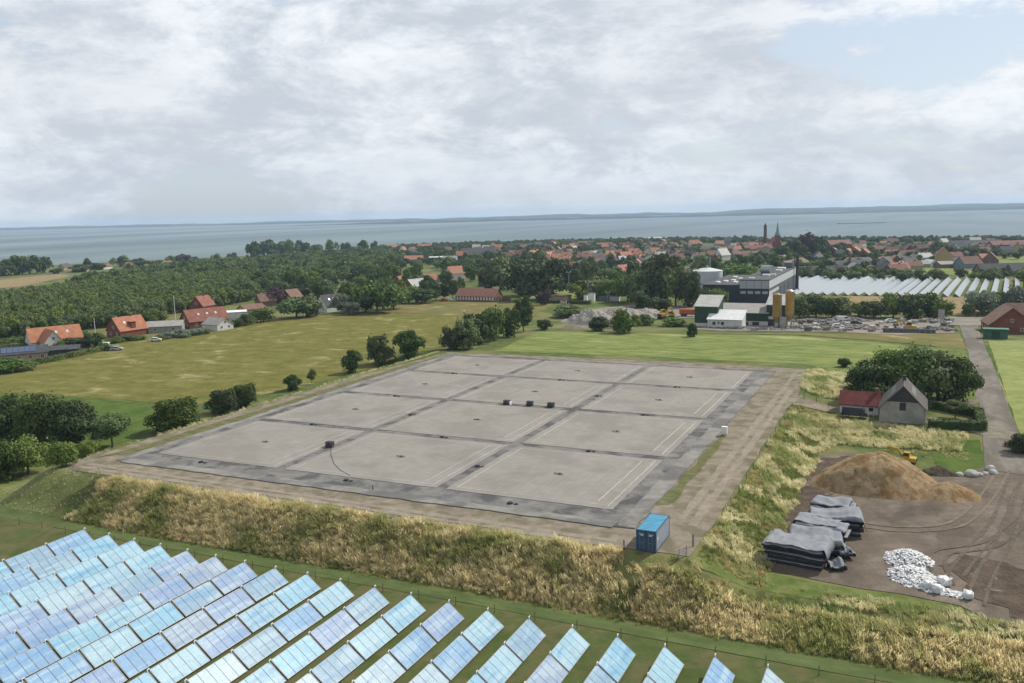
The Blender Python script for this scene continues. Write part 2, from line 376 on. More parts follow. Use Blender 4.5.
sheet('field', pxpoly((60, 334), (120, 327), (150, 317), (185, 312), (190, 318), (120, 336)), 8, .12, M_BROWNF, 1, 8, 12)
sheet('field', pxpoly((270, 293), (292, 284), (312, 287), (300, 297)), 8, .15, M_LUSH, 1, 8, 13)
sheet('lawn', pxpoly((520, 298), (566, 287), (600, 288), (605, 303), (540, 305)), 8, .15, M_LUSH, 1, 8, 14)
sheet('lawn', pxpoly((925, 440), (980, 440), (988, 468), (960, 475), (940, 470)), 2, .05, M_PASTURE, .4, 2, 15)
# tracks round the storage cover, the mown strip, the yard, the road
PLAT = [(-36.5, -10.2), (10, -11.2), (45, -11.3), (69.3, -10), (69.6, 20), (69, 60), (69.5, 84), (69, 118), (40, 120), (0, 119.5), (-34, 119), (-36, 70), (-36.8, 25)]
sheet('track', PLAT, 3, .06, M_TRACK, .5, 2.5, 21)
for (a, b, w, sd) in (((-33, -7.0), (60, -8.4), .5, 61), ((-33, -8.6), (60, -9.9), .5, 62), ((65.4, 2), (65.6, 112), .55, 63), ((67.2, 0), (67.4, 114), .6, 64)):
    nx = Vector((b[1] - a[1], a[0] - b[0])).normalized() * w
    sheet('wheel_rut', [(a[0] + nx.x, a[1] + nx.y), (b[0] + nx.x, b[1] + nx.y), (b[0] - nx.x, b[1] - nx.y), (a[0] - nx.x, a[1] - nx.y)], 3, .075, M_RUT, .38, 1.2, sd)
sheet('track', [(68, 80), (69, 76), (76, 77.5), (88, 76.5), (99, 72), (107, 66), (110, 70), (104, 77), (92, 80), (80, 81.5), (70, 86)], 2, .10, M_TRACK, .35, 2, 22)
sheet('verge', [(60.9, 6), (62.4, 7), (62.8, 24), (62.2, 46), (61.2, 48), (61, 30)], 3, .085, mat('verge_weeds', (.17, .15, .085), 1, (.095, .115, .035), .6, 6, coords='World', bump=(6, .6, .1), spec=.05), .7, 2, 23)
sheet('verge', [(-35, -3.5), (-30.5, 2), (-30.5, 60), (-31, 113), (-33, 113), (-33.3, 40), (-34, 2)], 3, .085, MATS['verge_weeds'], .6, 2, 24)
sheet('path', [(-120, -21), (-60, -21.5), (-24, -21), (40, -21.2), (125, -21.5), (125, -19.0), (40, -18.7), (-24, -18.6), (-60, -16), (-120, -15.5)], 2, .05, M_MOWN, .25, 3, 25)
sheet('lawn', [(-130, -170), (140, -170), (140, -21.7), (40, -21.4), (-24, -21.2), (-130, -21.2)], 12, .04, M_MOWN2, .2, 4, 26)
sheet('path', pxpoly((-30, 565), (20, 530), (62, 500), (95, 483), (112, 480), (100, 492), (72, 512), (40, 536), (10, 558), (-10, 580)), 2, .09, M_MOWN2, .5, 3, 27)
sheet('yard', pxpoly((830, 583), (765, 570), (758, 556), (780, 535), (800, 512), (806, 480), (815, 456), (850, 452), (895, 462), (930, 473), (962, 474), (990, 466), (1025, 470), (1080, 500), (1150, 640), (1060, 660), (1005, 628), (960, 606), (900, 594)), 2, .06, M_YARD, .8, 3, 28)
sheet('bare_soil', pxpoly((806, 480), (822, 458), (868, 455), (850, 475), (825, 500), (800, 528), (775, 540), (778, 520)), 2, .12, M_SOIL, 1.6, 1.2, 29)
sheet('bare_soil', pxpoly((938, 566), (990, 560), (1060, 585), (1080, 640), (1010, 618), (962, 590)), 2, .11, M_SOIL, 2.6, 1.5, 30)
sheet('grass_bench', pxpoly((702, 556), (735, 566), (775, 574), (830, 585), (900, 596), (935, 604), (928, 612), (850, 606), (760, 590), (702, 570)), 1.5, .03, M_VERGE, .5, 1.2, 33)
def strip(name, pts, w, off, m, amp, sd):
    P = [Vector(q) for q in pts]; C = []
    for i in range(len(P) - 1):
        p0, p1, p2, p3 = P[max(i - 1, 0)], P[i], P[i + 1], P[min(i + 2, len(P) - 1)]
        for k in range(6):
            t = k / 6; C.append(.5 * ((2 * p1) + (p2 - p0) * t + (2 * p0 - 5 * p1 + 4 * p2 - p3) * t * t + (3 * p1 - p0 - 3 * p2 + p3) * t ** 3))
    C.append(P[-1]); L, R = [], []
    for i, c in enumerate(C):
        d = (C[min(i + 1, len(C) - 1)] - C[max(i - 1, 0)]).normalized(); n = Vector((-d.y, d.x)); j = amp * mnoise.noise(Vector((c.x, c.y, sd)))
        L.append(c + n * (w + j)); R.append(c - n * (w + j))
    return sheet(name, L + R[::-1], 2, off, m)
M_RUTD = mat('muddy_rut', (.105, .083, .064), 1, (.14, .115, .09), .8, 6, coords='World', bump=(5, .8, .1), spec=.15)
M_RUTP = mat('dry_rut', (.195, .163, .13), 1, (.165, .138, .11), .8, 6, coords='World', bump=(5, .6, .1), spec=.05)
for k, (pp, m) in enumerate(((((1004, 470), (985, 500), (955, 525), (905, 530), (860, 525)), 1), (((1015, 478), (1000, 520), (975, 550), (955, 575)), 0), (((1022, 490), (1005, 540), (985, 575), (975, 605)), 0), (((1024, 520), (990, 545), (940, 555), (945, 585)), 0))):
    for q in (-.85, .85):
        G = [Vector(at2(*x)) for x in pp]; D = [(G[min(i + 1, len(G) - 1)] - G[max(i - 1, 0)]).normalized() for i in range(len(G))]
        strip('wheel_rut', [g + Vector((-d.y, d.x)) * q for g, d in zip(G, D)], .2, .125 + .004 * k, M_RUTP if m else M_RUTD, .22, k * 3 + q)
sheet('road', pxpoly((957, 317), (966, 345), (978, 400), (983, 432), (985, 470), (1060, 480), (1026, 460), (1018, 432), (1006, 400), (984, 345), (975, 317)), 3, .10, M_ROAD, .25, 4, 34)
sheet('road', pxpoly((880, 323), (950, 317), (985, 318), (1000, 322), (984, 326), (940, 325), (890, 330)), 5, .14, M_IND, .5, 6, 35)
sheet('road', pxpoly((925, 404), (945, 392), (978, 392), (982, 402), (960, 408)), 3, .08, M_TRACK, .3, 3, 36)
sheet('verge', pxpoly((935, 345), (964, 345), (977, 400), (962, 400)), 4, .09, M_VERGE, .3, 4, 37)
sheet('verge', pxpoly((985.5, 345), (989.5, 345), (1013, 420), (1030, 466), (1027, 462), (1009, 404)), 4, .09, M_PASTURE, .3, 4, 38)
sheet('stone_yard', pxpoly((690, 329), (720, 326), (790, 318), (850, 318), (950, 320), (955, 333), (900, 335), (830, 332), (720, 331)), 6, .13, M_IND, .8, 5, 39)
sheet('stone_yard', pxpoly((560, 322), (580, 311), (640, 304), (700, 306), (700, 318), (640, 320), (600, 325)), 6, .13, M_IND, 1, 6, 40)
sheet('road', pxpoly((812, 271), (838, 262), (846, 255), (838, 251), (840, 249), (855, 254), (851, 263), (826, 273)), 10, .2, M_TARMAC, .5, 20, 41)

# ------------------------------------------------------------------ instanced stuff (grass, plantation)
PROTO = {}
def proto_collection(name, meshes):
    c = bpy.data.collections.new(name)
    for m in meshes:
        o = bpy.data.objects.new(m.name, m); c.objects.link(o)
    return c
def scatter(name, pts, rots, scls, coll, label, cat=None, idx=None):
    me = bpy.data.meshes.new(name); me.from_pydata([tuple(p) for p in pts], [], [])
    n = len(pts)
    a = me.attributes.new('rot', 'FLOAT_VECTOR', 'POINT'); a.data.foreach_set('vector', np.asarray(rots, np.float32).ravel())
    a = me.attributes.new('scl', 'FLOAT_VECTOR', 'POINT'); a.data.foreach_set('vector', np.asarray(scls, np.float32).ravel())
    a = me.attributes.new('pick', 'INT', 'POINT'); a.data.foreach_set('value', (np.asarray(idx) if idx is not None else RS.randint(0, 1000, n)).astype(np.int32))
    o = obj(name, me); tag(o, label, cat, None, 'stuff')
    g = bpy.data.node_groups.new(name + '_nodes', 'GeometryNodeTree')
    g.interface.new_socket('Geometry', in_out='INPUT', socket_type='NodeSocketGeometry'); g.interface.new_socket('Geometry', in_out='OUTPUT', socket_type='NodeSocketGeometry')
    i = g.nodes.new('NodeGroupInput'); u = g.nodes.new('NodeGroupOutput')
    ci = g.nodes.new('GeometryNodeCollectionInfo'); ci.inputs['Collection'].default_value = coll
    ci.inputs['Separate Children'].default_value = True; ci.inputs['Reset Children'].default_value = True
    ip = g.nodes.new('GeometryNodeInstanceOnPoints'); ip.inputs['Pick Instance'].default_value = True
    def na(nm, t):
        x = g.nodes.new('GeometryNodeInputNamedAttribute'); x.data_type = t; x.inputs['Name'].default_value = nm; return x.outputs['Attribute']
    g.links.new(i.outputs[0], ip.inputs['Points']); g.links.new(ci.outputs[0], ip.inputs['Instance'])
    g.links.new(na('pick', 'INT'), ip.inputs['Instance Index']); g.links.new(na('scl', 'FLOAT_VECTOR'), ip.inputs['Scale'])
    e2r = g.nodes.new('FunctionNodeEulerToRotation'); g.links.new(na('rot', 'FLOAT_VECTOR'), e2r.inputs[0]); g.links.new(e2r.outputs[0], ip.inputs['Rotation'])
    g.links.new(ip.outputs[0], u.inputs[0])
    md = o.modifiers.new('scatter', 'NODES'); md.node_group = g
    return o
def bladmat(name, c1, c2, c3, s1=.9, s2=.25):
    m = bpy.data.materials.new(name); m.use_nodes = True; T = NT(m.node_tree); b = T.n['Principled BSDF']
    oi = T.node('ShaderNodeObjectInfo')
    cc = T.mix(oi.outputs['Random'], c1, c2)
    cc = T.mix(T.ramp(T.noise(oi.outputs['Location'], s2, 4, .6), .43, .62), cc, c3)
    T.put(b.inputs['Base Color'], cc); b.inputs['Roughness'].default_value = .9; b.inputs['Specular IOR Level'].default_value = .1
    tr = T.node('ShaderNodeBsdfTranslucent'); T.put(tr.inputs[0], cc)
    mx = T.node('ShaderNodeMixShader'); mx.inputs[0].default_value = .70
    T.l.new(b.outputs[0], mx.inputs[1]); T.l.new(tr.outputs[0], mx.inputs[2]); T.l.new(mx.outputs[0], T.n['Material Output'].inputs[0])
    return m
def tuft(name, m, n, h, w, lean, spread, seed):
    r = random.Random(seed); mb = MB()
    for k in range(n):
        a = r.uniform(0, 6.28); rr = spread * math.sqrt(r.random()); x, y = rr * math.cos(a), rr * math.sin(a)
        hh = h * r.uniform(.6, 1.15); d = lean * r.uniform(.3, 1.2); da = r.gauss(0, .6); lx, ly = math.cos(da) * d + r.gauss(0, .12), math.sin(da) * d
        b = r.uniform(0, 3.14); bx, by = math.cos(b) * w / 2, math.sin(b) * w / 2
        P = [(x - bx, y - by, -.1), (x + bx, y + by, -.1), (x + bx + lx * .3 * hh, y + by + ly * .3 * hh, hh * .55), (x - bx + lx * .3 * hh, y - by + ly * .3 * hh, hh * .55),
             (x + lx * hh * .9 + bx * .9, y + ly * hh * .9 + by * .9, hh * .93), (x + lx * hh * .9 - bx * .4, y + ly * hh * .9 - by * .4, hh)]
        mb.add(P, [(0, 1, 2, 3), (3, 2, 4, 5)])
    return mb.mesh(name, m)
M_DRY = bladmat('dry_blades', (.64, .53, .275), (.88, .765, .47), (.36, .38, .14), s2=.13)
M_GRN = bladmat('green_blades', (.12, .165, .045), (.20, .235, .07), (.46, .38, .18), s2=.16)
M_PALE = bladmat('pale_blades', (.58, .53, .29), (.74, .67, .42), (.27, .31, .11), s2=.16)
dryc = proto_collection('dry_tufts', [tuft(f'dry_tuft_{k}', M_DRY, 18, .85, .042, .5, .36, k) for k in range(5)])
grnc = proto_collection('green_tufts', [tuft(f'green_tuft_{k}', M_GRN, 18, .62, .05, .4, .38, 20 + k) for k in range(5)])
palc = proto_collection('pale_tufts', [tuft(f'pale_tuft_{k}', M_PALE, 18, .8, .045, .6, .36, 40 + k) for k in range(5)])
def fn2(u, v, s, k): return np.array([mnoise.noise(Vector((a / s, b / s, k))) for a, b in zip(u, v)])
def rects(specs):
    U, V = [], []
    for (u0, u1, v0, v1, dens) in specs:
        n = int((u1 - u0) * (v1 - v0) * dens); U.append(RS.uniform(u0, u1, n)); V.append(RS.uniform(v0, v1, n))
    return np.concatenate(U), np.concatenate(V)
def grass(name, specs, keep, coll, label, smin=.7, smax=1.25, wind=rad(200), wj=.8):
    u, v = rects(specs); k = keep(u, v); u, v = u[k], v[k]; n = len(u)
    z = Z(u, v)
    flat = np.clip(fn2(u, v, 3.2, 6.6) * 2.0 - .5, 0, 1)        # flattened, matted patches
    rots = np.stack([RS.normal(0, .12, n) + flat * RS.normal(0, .55, n), RS.normal(0, .12, n) + flat * .7, wind + RS.normal(0, wj, n) + 1.2 * fn2(u, v, 6, 3.3)], 1)
    s = RS.uniform(smin, smax, n) * (1 + .12 * fn2(u, v, 3.5, 8.8)); s = s * (.45 + .55 * S(-18.5, -16.6, v)) if name == 'dry_grass' else s; scl = np.stack([s, s, s * RS.uniform(.65, 1.25, n)], 1)
    return scatter(name, np.stack([u, v, z], 1), rots, scl, coll, label)
def near_keep(u, v):
    n = fn2(u, v, 5, 1.1)
    top = -11.3 + .5 * fn2(u, v, 4, 9.)
    ok = (v < top) & (v > -18.3 + .3 * n) & (u > -23 + 4 * fn2(u, v, 4, 2.))
    ok &= ~((u > 62) & (u < 70.5) & (v > -12.5)) & ~((u > 71) & (v > -13.0 + .12 * (u - 71) * 0))
    gap = ((u - 63.5 - (v + 12) * .2) / 2.2) ** 2 < 1
    return ok & ~(gap & (RS.rand(len(u)) < .8))
grass('dry_grass', [(-27, 128, -18.6, -10.4, 11)], near_keep, dryc, 'tall dry straw coloured grass on the bank below the cover')
grass('green_grass', [(-24, 120, -18.4, -11, 3), (-26, -18, -18, -11, 3), (60, 68, -18, -11, 5), (-18, 120, -18.8, -17.2, 3.5), (70, 100, -14.5, -12.5, 4)], lambda u, v: (fn2(u, v, 5, 6.) > -.25) & ~((u < -30) & (v > -10.5)), grnc, 'short green grass along the foot and ends of the bank', .35, .9)
def right_keep(u, v):
    n = fn2(u, v, 6, 5.1)
    return (u > 70.0 + .4 * fn2(u, v, 3, 1.)) & (u < 77.5 + 2.5 * S(48, 58, v) + 1.5 * n) & (v < 75)
sheet('grass_slope', [(-60, -17.5), (-24, -17.8), (-21, -12.6), (-30, -11.2), (-38, -9), (-48, 0), (-60, 0)], 1, .05, mat('slope_sward', (.13, .16, .05), 1, (.19, .205, .08), .4, 6, coords='World', bump=(3, .6, .2), spec=.05), .5, 2, 71)
grass('slope_grass', [(-62, -22, -18, -8, 4)], lambda u, v: ~((u < -30) & (v > -10.5)), palc, 'short pale green grass on the slope left of the dry bank', .12, .38)
grass('mixed_grass', [(69, 82, -9, 76, 5)], lambda u, v: right_keep(u, v) & (fn2(u, v, 4.5, 7.7) < .22), grnc, 'mixed green grass on the bank beside the yard', .45, 1.0)
grass('dry_grass', [(69, 82, -9, 76, 6)], lambda u, v: right_keep(u, v) & (fn2(u, v, 4.5, 7.7) > .10), palc, 'dry yellow grass patches on the bank beside the yard', .5, 1.1)
grass('wind_combed_grass', [(72, 106, 55, 73, 8)], lambda u, v: (v < 70.3 - .12 * np.maximum(u - 86, 0)) & (v > 57.5 + .16 * np.maximum(u - 86, 0) + 1.2 * fn2(u, v, 4, 3.)) & (u < 102.5 - .2 * (74 - v)), palc, 'pale wind combed grass on the bank behind the excavator', .55, 1.0, rad(200), .25)
grass('green_grass', [(78, 104, 50, 61, 4)], lambda u, v: (v > 52 + .25 * np.maximum(u - 88, 0) + 1.5 * fn2(u, v, 3, 2.)) & (u > 90 - 8 * S(52, 60, v)) & (u < 101), grnc, 'short green grass around the excavator and boulders', .25, .6)
grass('green_grass', [(70, 96, -10.8, -8.2, 5)], lambda u, v: fn2(u, v, 3, 2.) > -.1, grnc, 'short green tufts on the grass bench by the yard', .2, .5)
grass('pale_grass', [(68.5, 81, 88, 121, 6)], lambda u, v: ((u - 74) / 6.2) ** 2 + ((v - 105) / 15.) ** 2 < 1 + .3 * fn2(u, v, 4, 3.), palc, 'pale tall grass on the spoil mound by the red roofed annexe', .7, 1.2)
grass('verge_grass', [(-47, -37, -8, 120, 3.0)], lambda u, v: fn2(u, v, 5, 6.) > -.35, palc, 'pale rough grass along the left edge of the platform', .3, .75)
grass('verge_grass', [(84, 98, -11.5, -8.0, 5), (98, 112, -13, -9.0, 5)], lambda u, v: v > -99, palc, 'pale grass fringe along the near edge of the yard', .5, .9)
# ------------------------------------------------------------------ floating cover of the heat store
M_GRAVEL = mat('cover_gravel', (.268, .250, .222), 1, (.296, .277, .247), .5, 7, coords='World', col3=(.238, .222, .199), scale3=.09, bump=(9, .5, .05), spec=.05, mott=.22, stripes=(.33, .35, 0.0, (.222, .21, .188)))
M_DARKG = mat('joint_gravel', (.160, .154, .148), 1, (.215, .206, .194), .30, 7, coords='World', col3=(.092, .09, .09), scale3=.22, bump=(7, .6, .06), spec=.1, lo3=.46, hi3=.64)
M_EDGE = mat('edge_gravel', (.225, .215, .20), 1, (.27, .255, .235), .4, 6, coords='World', col3=(.155, .15, .145), scale3=.12, bump=(7, .5, .05), spec=.05)
M_SEAM = mat('pale_seam', (.50, .475, .43), 1, (.40, .38, .34), 1.2, 4, coords='World')
M_SEAMF = mat('faint_seam', (.37, .35, .315), 1, (.32, .30, .27), 1.2, 4, coords='World')
M_BLACK = mat('black_rubber', (.03, .031, .033), .7)
M_CONC = mat('concrete', (.38, .37, .34), .9, (.30, .29, .27), .8)
cover = thing('storage_cover', 'large gravel covered lid of twelve panels with dark joints inside the dirt track', 'storage lid', (15.2, 55, .06))
def rel(o): return Vector(o.location)
def grid_patch(u0, u1, v0, v1, nu_, nv_, zf, jit=0.0, seed=0, skirt=.25):
    mb = MB(); k = []
    for j in range(nv_ + 1):
        for i in range(nu_ + 1):
            u = u0 + (u1 - u0) * i / nu_; v = v0 + (v1 - v0) * j / nv_
            if i in (0, nu_): u += jit * mnoise.noise(Vector((u, v * .9, seed)))
            if j in (0, nv_): v += jit * mnoise.noise(Vector((u * .9, v, seed + 3)))
            mb.v.append((u, v, zf(u, v)))
    n1 = nu_ + 1
    for j in range(nv_):
        for i in range(nu_): mb.f.append((j * n1 + i, j * n1 + i + 1, (j + 1) * n1 + i + 1, (j + 1) * n1 + i)); mb.mi.append(0)
    ring = [i for i in range(n1)] + [j * n1 + nu_ for j in range(1, nv_ + 1)] + [nv_ * n1 + i for i in range(nu_ - 1, -1, -1)] + [j * n1 for j in range(nv_ - 1, 0, -1)]
    o = len(mb.v)
    for r in ring: x, y, z = mb.v[r]; mb.v.append((x, y, z - skirt))
    m = len(ring)
    for a in range(m): mb.f.append((ring[a], o + a, o + (a + 1) % m, ring[(a + 1) % m])); mb.mi.append(0)
    return mb
C0 = rel(cover)
def shift(mb): mb.v = [(x - C0.x, y - C0.y, z - C0.z) for x, y, z in mb.v]; return mb
shift(grid_patch(-30.2, 60.6, -3.6, 113.4, 40, 50, lambda u, v: .16, .5, 4, .2)).build('liner', M_DARKG, cover)
for (a, b, c, d, s) in ((58.3, 60.75, -3.4, 113.2, 1), (-30.4, -28.6, -3.4, 113.2, 2), (-28.4, 58.1, -4.3, -2.2, 3), (-28.4, 58.1, 112.3, 113.8, 4)):
    shift(grid_patch(a, b, c, d, 4 if b - a < 5 else 44, 4 if d - c < 5 else 56, lambda u, v: .20, .45, s, .12)).build('edge_strip', M_EDGE, cover)
CU = [(-26.6, -.8), (.9, 28.7), (30.4, 56.0)]; CV = [(1.9, 27.5), (29.4, 56.1), (58.1, 84.8), (86.8, 110.6)]
for a, (u0, u1) in enumerate(CU):
    for b, (v0, v1) in enumerate(CV):
        uc, vc = (u0 + u1) / 2, (v0 + v1) / 2
        zf = lambda u, v: .225 - .05 * max(0, 1 - ((u - uc) / 12) ** 2) * max(0, 1 - ((v - vc) / 12) ** 2) + .015 * mnoise.noise(Vector((u / 3, v / 3, 2)))
        g = shift(grid_patch(u0, u1, v0, v1, 24, 24, zf, .22, a * 7 + b, .2)).build('gravel_panel', M_GRAVEL, cover, smooth=False)
        r = random.Random(a * 10 + b)
        lines = [(u1 - 1.0, 1.0, 25), (u1 - 2.9, 2.5, 24), (u0 + 1.3, 1.2, 24.5)] + ([(u0 + 3.4, 2, 14)] if r.random() < .6 else []) + \
                [(u0 + r.uniform(4.5, 11), *sorted((r.uniform(3, 20), r.uniform(5, 23)))) for _ in range(2)] + [(u1 - r.uniform(4.5, 10), *sorted((r.uniform(3, 14), r.uniform(8, 23)))) for _ in range(3)] + [(u0 + 2 + (u1 - u0 - 4) * (q_ + r.random() * .6) / 14, *sorted((r.uniform(2.5, 12), r.uniform(9, 23)))) for q_ in range(14)]
        for (lu, s0, s1) in lines:
            s1 = min(s1, v1 - v0 - .8)
            mb = MB(); n = max(2, int((s1 - s0) / 1.5)); w = .07 if s1 - s0 > 21 else .032
            for k in range(n + 1):
                vv = v0 + s0 + (s1 - s0) * k / n; z = zf(lu, vv) + .022; j = .05 * r.uniform(-1, 1)
                mb.v += [(lu - w + j, vv, z), (lu + w + j, vv, z)]
            for k in range(n): mb.f.append((2 * k, 2 * k + 1, 2 * k + 3, 2 * k + 2)); mb.mi.append(0)
            if mb.f: shift(mb).build('seam', M_SEAM if s1 - s0 > 21 else M_SEAMF, g)
        for (sv, a0, a1) in ((1.4, 1.4, u1 - u0 - 1.2), (v1 - v0 - 1.3, 1.4, u1 - u0 - 1.2)):
            mb = MB(); n = 16
            for k in range(n + 1):
                uu = u0 + a0 + (a1 - a0) * k / n; vv = v0 + sv + .04 * r.uniform(-1, 1); z = zf(uu, vv) + .020; mb.v += [(uu, vv - .06, z), (uu, vv + .06, z)]
            for k in range(n): mb.f.append((2 * k + 1, 2 * k, 2 * k + 2, 2 * k + 3)); mb.mi.append(0)
            shift(mb).build('seam', M_SEAM, g)
        # sump in the middle
        mb = MB(); N = 14; ring = []
        for k in range(N):
            t = 2 * math.pi * k / N; rr = (.5 + .25 * r.random()); ring.append((uc + rr * 1.25 * math.cos(t), vc + rr * math.sin(t), .205))
        mb.add(ring, [tuple(range(N))], 0); mb.tube((uc + .1, vc, .1), (uc + .1, vc, .34), .3, .28, 12, 1); mb.tube((uc + .1, vc, .345), (uc + .1, vc, .37), .2, .2, 12, 2)
        mb.cbox((uc - .7, vc + .2, .22), (.35, .3, .12), 1)
        shift(mb).build('sump', [M_DARKG, M_DARKG, M_BLACK], g)
for k, (u, v) in enumerate([(-15, .2), (14, .3), (42, -.6), (-14, 28.5), (15, 28.4), (43, 28.5), (-13, 57), (14, 57.1), (44, 57), (-14, 85.8), (15, 85.8), (43, 85.8), (0.1, 42), (29.5, 14), (29.6, 71)]):
    shift(MB().tube((u, v, .14), (u, v, .40), .45, .38, 10).tube((u + .9, v, .14), (u + .9, v, .30), .3, .26, 8)).build('vent', M_BLACK, cover)

# boxes standing on the cover
M_BOXG = mat('dark_green_plastic', (.035, .042, .038), .55, (.05, .055, .05), 2)
M_WHITE = mat('white_paint', (.78, .79, .78), .6, (.70, .70, .68), .7)
M_STEEL = mat('galvanised_steel', (.42, .44, .45), .45, (.35, .36, .37), 3, metal=.7)
def pump_box(px, py, label, rz, white):
    p = at(px, py); t = thing('pump_box', label, 'pump box', (p.x, p.y, .215), rz, 'pump boxes on the cover'); t.scale = (.8, .8, .8)
    MB().box(-.8, .8, -.6, .6, 0, 1.0).box(-.72, .72, -.52, .52, 1.0, 1.06).build('housing', M_BOXG, t)
    MB().box(-.86, .86, -.66, .66, 1.062, 1.14).build('lid', M_BLACK, t)
    if white: MB().box(.803, 1.15, -.5, .5, .0, .85).build('side_case', M_WHITE, t)
    MB().tube((-.8, 0, .35), (-1.3, .1, .08), .08, .08, 8).build('hose', M_BLACK, t)
    for s in (-.5, .5): MB().box(s - .12, s + .12, -.64, -.602, .75, .9).build('latch', M_STEEL, t)
pump_box(507, 405.5, 'dark pump box with white side case on the gravel lid', 0, True)
pump_box(530, 406.5, 'dark pump box between two others in middle of the gravel lid', .1, False)
pump_box(551, 408, 'dark pump box, rightmost of three in a row on the lid', -.05, False)
pump_box(330, 448, 'single dark pump box with long cable on the left gravel panels', .2, False)
pts = [at(331, 449), at(331, 456), at(334, 465), at(341, 472), at(350, 477)]
mb = MB().path([(p.x, p.y, .27) for p in pts], .03, 5); tag(mb.build('cable', M_BLACK), 'thin black cable curling from the single pump box across the lid', 'cable')
t = thing('meter_cabinet', 'small white cabinet on the right edge of the gravel lid', 'cabinet', (*at2(724.5, 436), .30))
MB().box(-.45, .45, -.3, .3, .12, 1.35).build('body', M_WHITE, t); MB().box(-.5, .5, -.35, .35, 1.352, 1.42).build('cap', M_WHITE, t); MB().box(-.4, .4, -.25, .25, 0, .118).build('foot', M_CONC, t); MB().box(-.35, .35, -.325, -.303, .25, 1.25).build('door', M_WHITE, t)

# ------------------------------------------------------------------ solar collectors
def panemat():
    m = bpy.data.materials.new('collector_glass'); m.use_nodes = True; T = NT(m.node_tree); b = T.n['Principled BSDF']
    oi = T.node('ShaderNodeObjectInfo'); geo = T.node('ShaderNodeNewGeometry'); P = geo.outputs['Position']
    n = T.noise(T.mapping(P, (1.5, .18, 1.5), (0, 0, .06)), .75, 3, .55, .5)         # long pale and blue bands: sky reflection painted into the colour
    n2 = T.noise(T.mapping(P, (1.2, 2.4, 1.2), (0, 0, .9)), 1.6, 3, .6, .5)            # ripples of the foil, their glare put into the colour value too
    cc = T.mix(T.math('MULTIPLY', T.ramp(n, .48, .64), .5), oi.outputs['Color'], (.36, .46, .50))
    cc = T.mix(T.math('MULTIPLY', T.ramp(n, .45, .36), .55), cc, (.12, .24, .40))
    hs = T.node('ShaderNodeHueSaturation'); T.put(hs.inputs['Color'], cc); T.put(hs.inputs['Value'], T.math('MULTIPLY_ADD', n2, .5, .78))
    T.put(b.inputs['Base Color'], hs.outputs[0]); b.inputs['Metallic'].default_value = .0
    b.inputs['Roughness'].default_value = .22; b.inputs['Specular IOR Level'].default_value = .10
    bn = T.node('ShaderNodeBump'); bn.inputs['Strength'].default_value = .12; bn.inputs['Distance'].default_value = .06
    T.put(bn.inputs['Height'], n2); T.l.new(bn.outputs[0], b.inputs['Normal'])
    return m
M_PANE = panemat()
M_ALU = mat('aluminium', (.30, .31, .33), .5, metal=.3); M_DARKF = mat('collector_gap', (.05, .055, .07), .6)
PL, PW, TILT = 5.95, 2.56, rad(38)
ct, st = math.cos(TILT), math.sin(TILT)
def pl(x, a, h, zc=1.05):
    """x along the row, a up the slope, h off the glass -> local coordinates; the collector faces -y"""
    return (x, a * ct - h * st * -1 * -1, zc + a * st + h * ct)
def plbox(mb, x0, x1, a0, a1, h0, h1, mi=0):
    P = [pl(x, a, h) for h in (h0, h1) for (x, a) in ((x0, a0), (x1, a0), (x1, a1), (x0, a1))]
    return mb.add(P, [(3, 2, 1, 0), (4, 5, 6, 7), (0, 1, 5, 4), (1, 2, 6, 5), (2, 3, 7, 6), (3, 0, 4, 7)], mi)
hl, hw = PL / 2, PW / 2
fr = MB(); plbox(fr, -hl + .04, hl - .04, -hw + .04, hw - .04, -.13, -.012, 1)
for (x0, x1, a0, a1) in ((-hl, hl, -hw, -hw + .038), (-hl, hl, hw - .038, hw), (-hl, -hl + .038, -hw + .04, hw - .04), (hl - .038, hl, -hw + .04, hw - .04)): plbox(fr, x0, x1, a0, a1, -.14, .012)
FRAME = fr.mesh('frame', [M_ALU, M_DARKF])
pw5 = (PL - .10) / 5
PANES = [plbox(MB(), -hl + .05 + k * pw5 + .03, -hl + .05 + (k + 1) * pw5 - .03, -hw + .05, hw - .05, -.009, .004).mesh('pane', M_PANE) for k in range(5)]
def legm(x, a): 
    p = pl(x, a, -.14); return MB().tube((p[0], p[1], -.1), (p[0], p[1], p[2]), .045, .045, 6).mesh('leg', M_STEEL)
LEGS = [legm(x, a) for x in (-hl + .8, hl - .8) for a in (-.8, .8)]
q0 = pl(hl + .06, hw - .12, .02)
PIPE = MB().path([(q0[0] - .16, q0[1], q0[2] - .05), (q0[0] - .16, q0[1] + .02, q0[2] + .22), (q0[0] + .10, q0[1] + .04, q0[2] + .27), (q0[0] + .2, q0[1] + .05, q0[2] + .02)], .055, 6).mesh('connector_pipe', M_WHITE)
def inframe(p, m=12):
    x, y, d = proj(p); return d > 5 and -m < x < 1024 + m and -m < y < 683 + m
TONES = {'pale cyan': (0.242, 0.372, 0.45), 'bright cyan': (0.198, 0.349, 0.45), 'sky blue': (0.18, 0.293, 0.431), 'lilac': (0.216, 0.288, 0.416), 'grey lilac': (0.238, 0.293, 0.381), 'pale': (0.282, 0.372, 0.436), 'grey blue': (0.211, 0.307, 0.396)}  # pane tints with sky and sun glare painted into the base colour
ends = [(92.9, 532.7), (117.8, 537.5), (143.3, 542), (170, 546.9), (198.2, 552.2), (227.1, 557.6), (256.6, 564.3), (287.8, 569.8), (321.5, 577.1), (355, 583.5), (390, 590.5), (426.3, 598.6), (464.8, 606.4), (504, 614.7), (546.4, 623), (589.6, 631.3), (636.1, 641.3), (683.6, 651.3), (735, 661.2), (787.3, 671.9)]
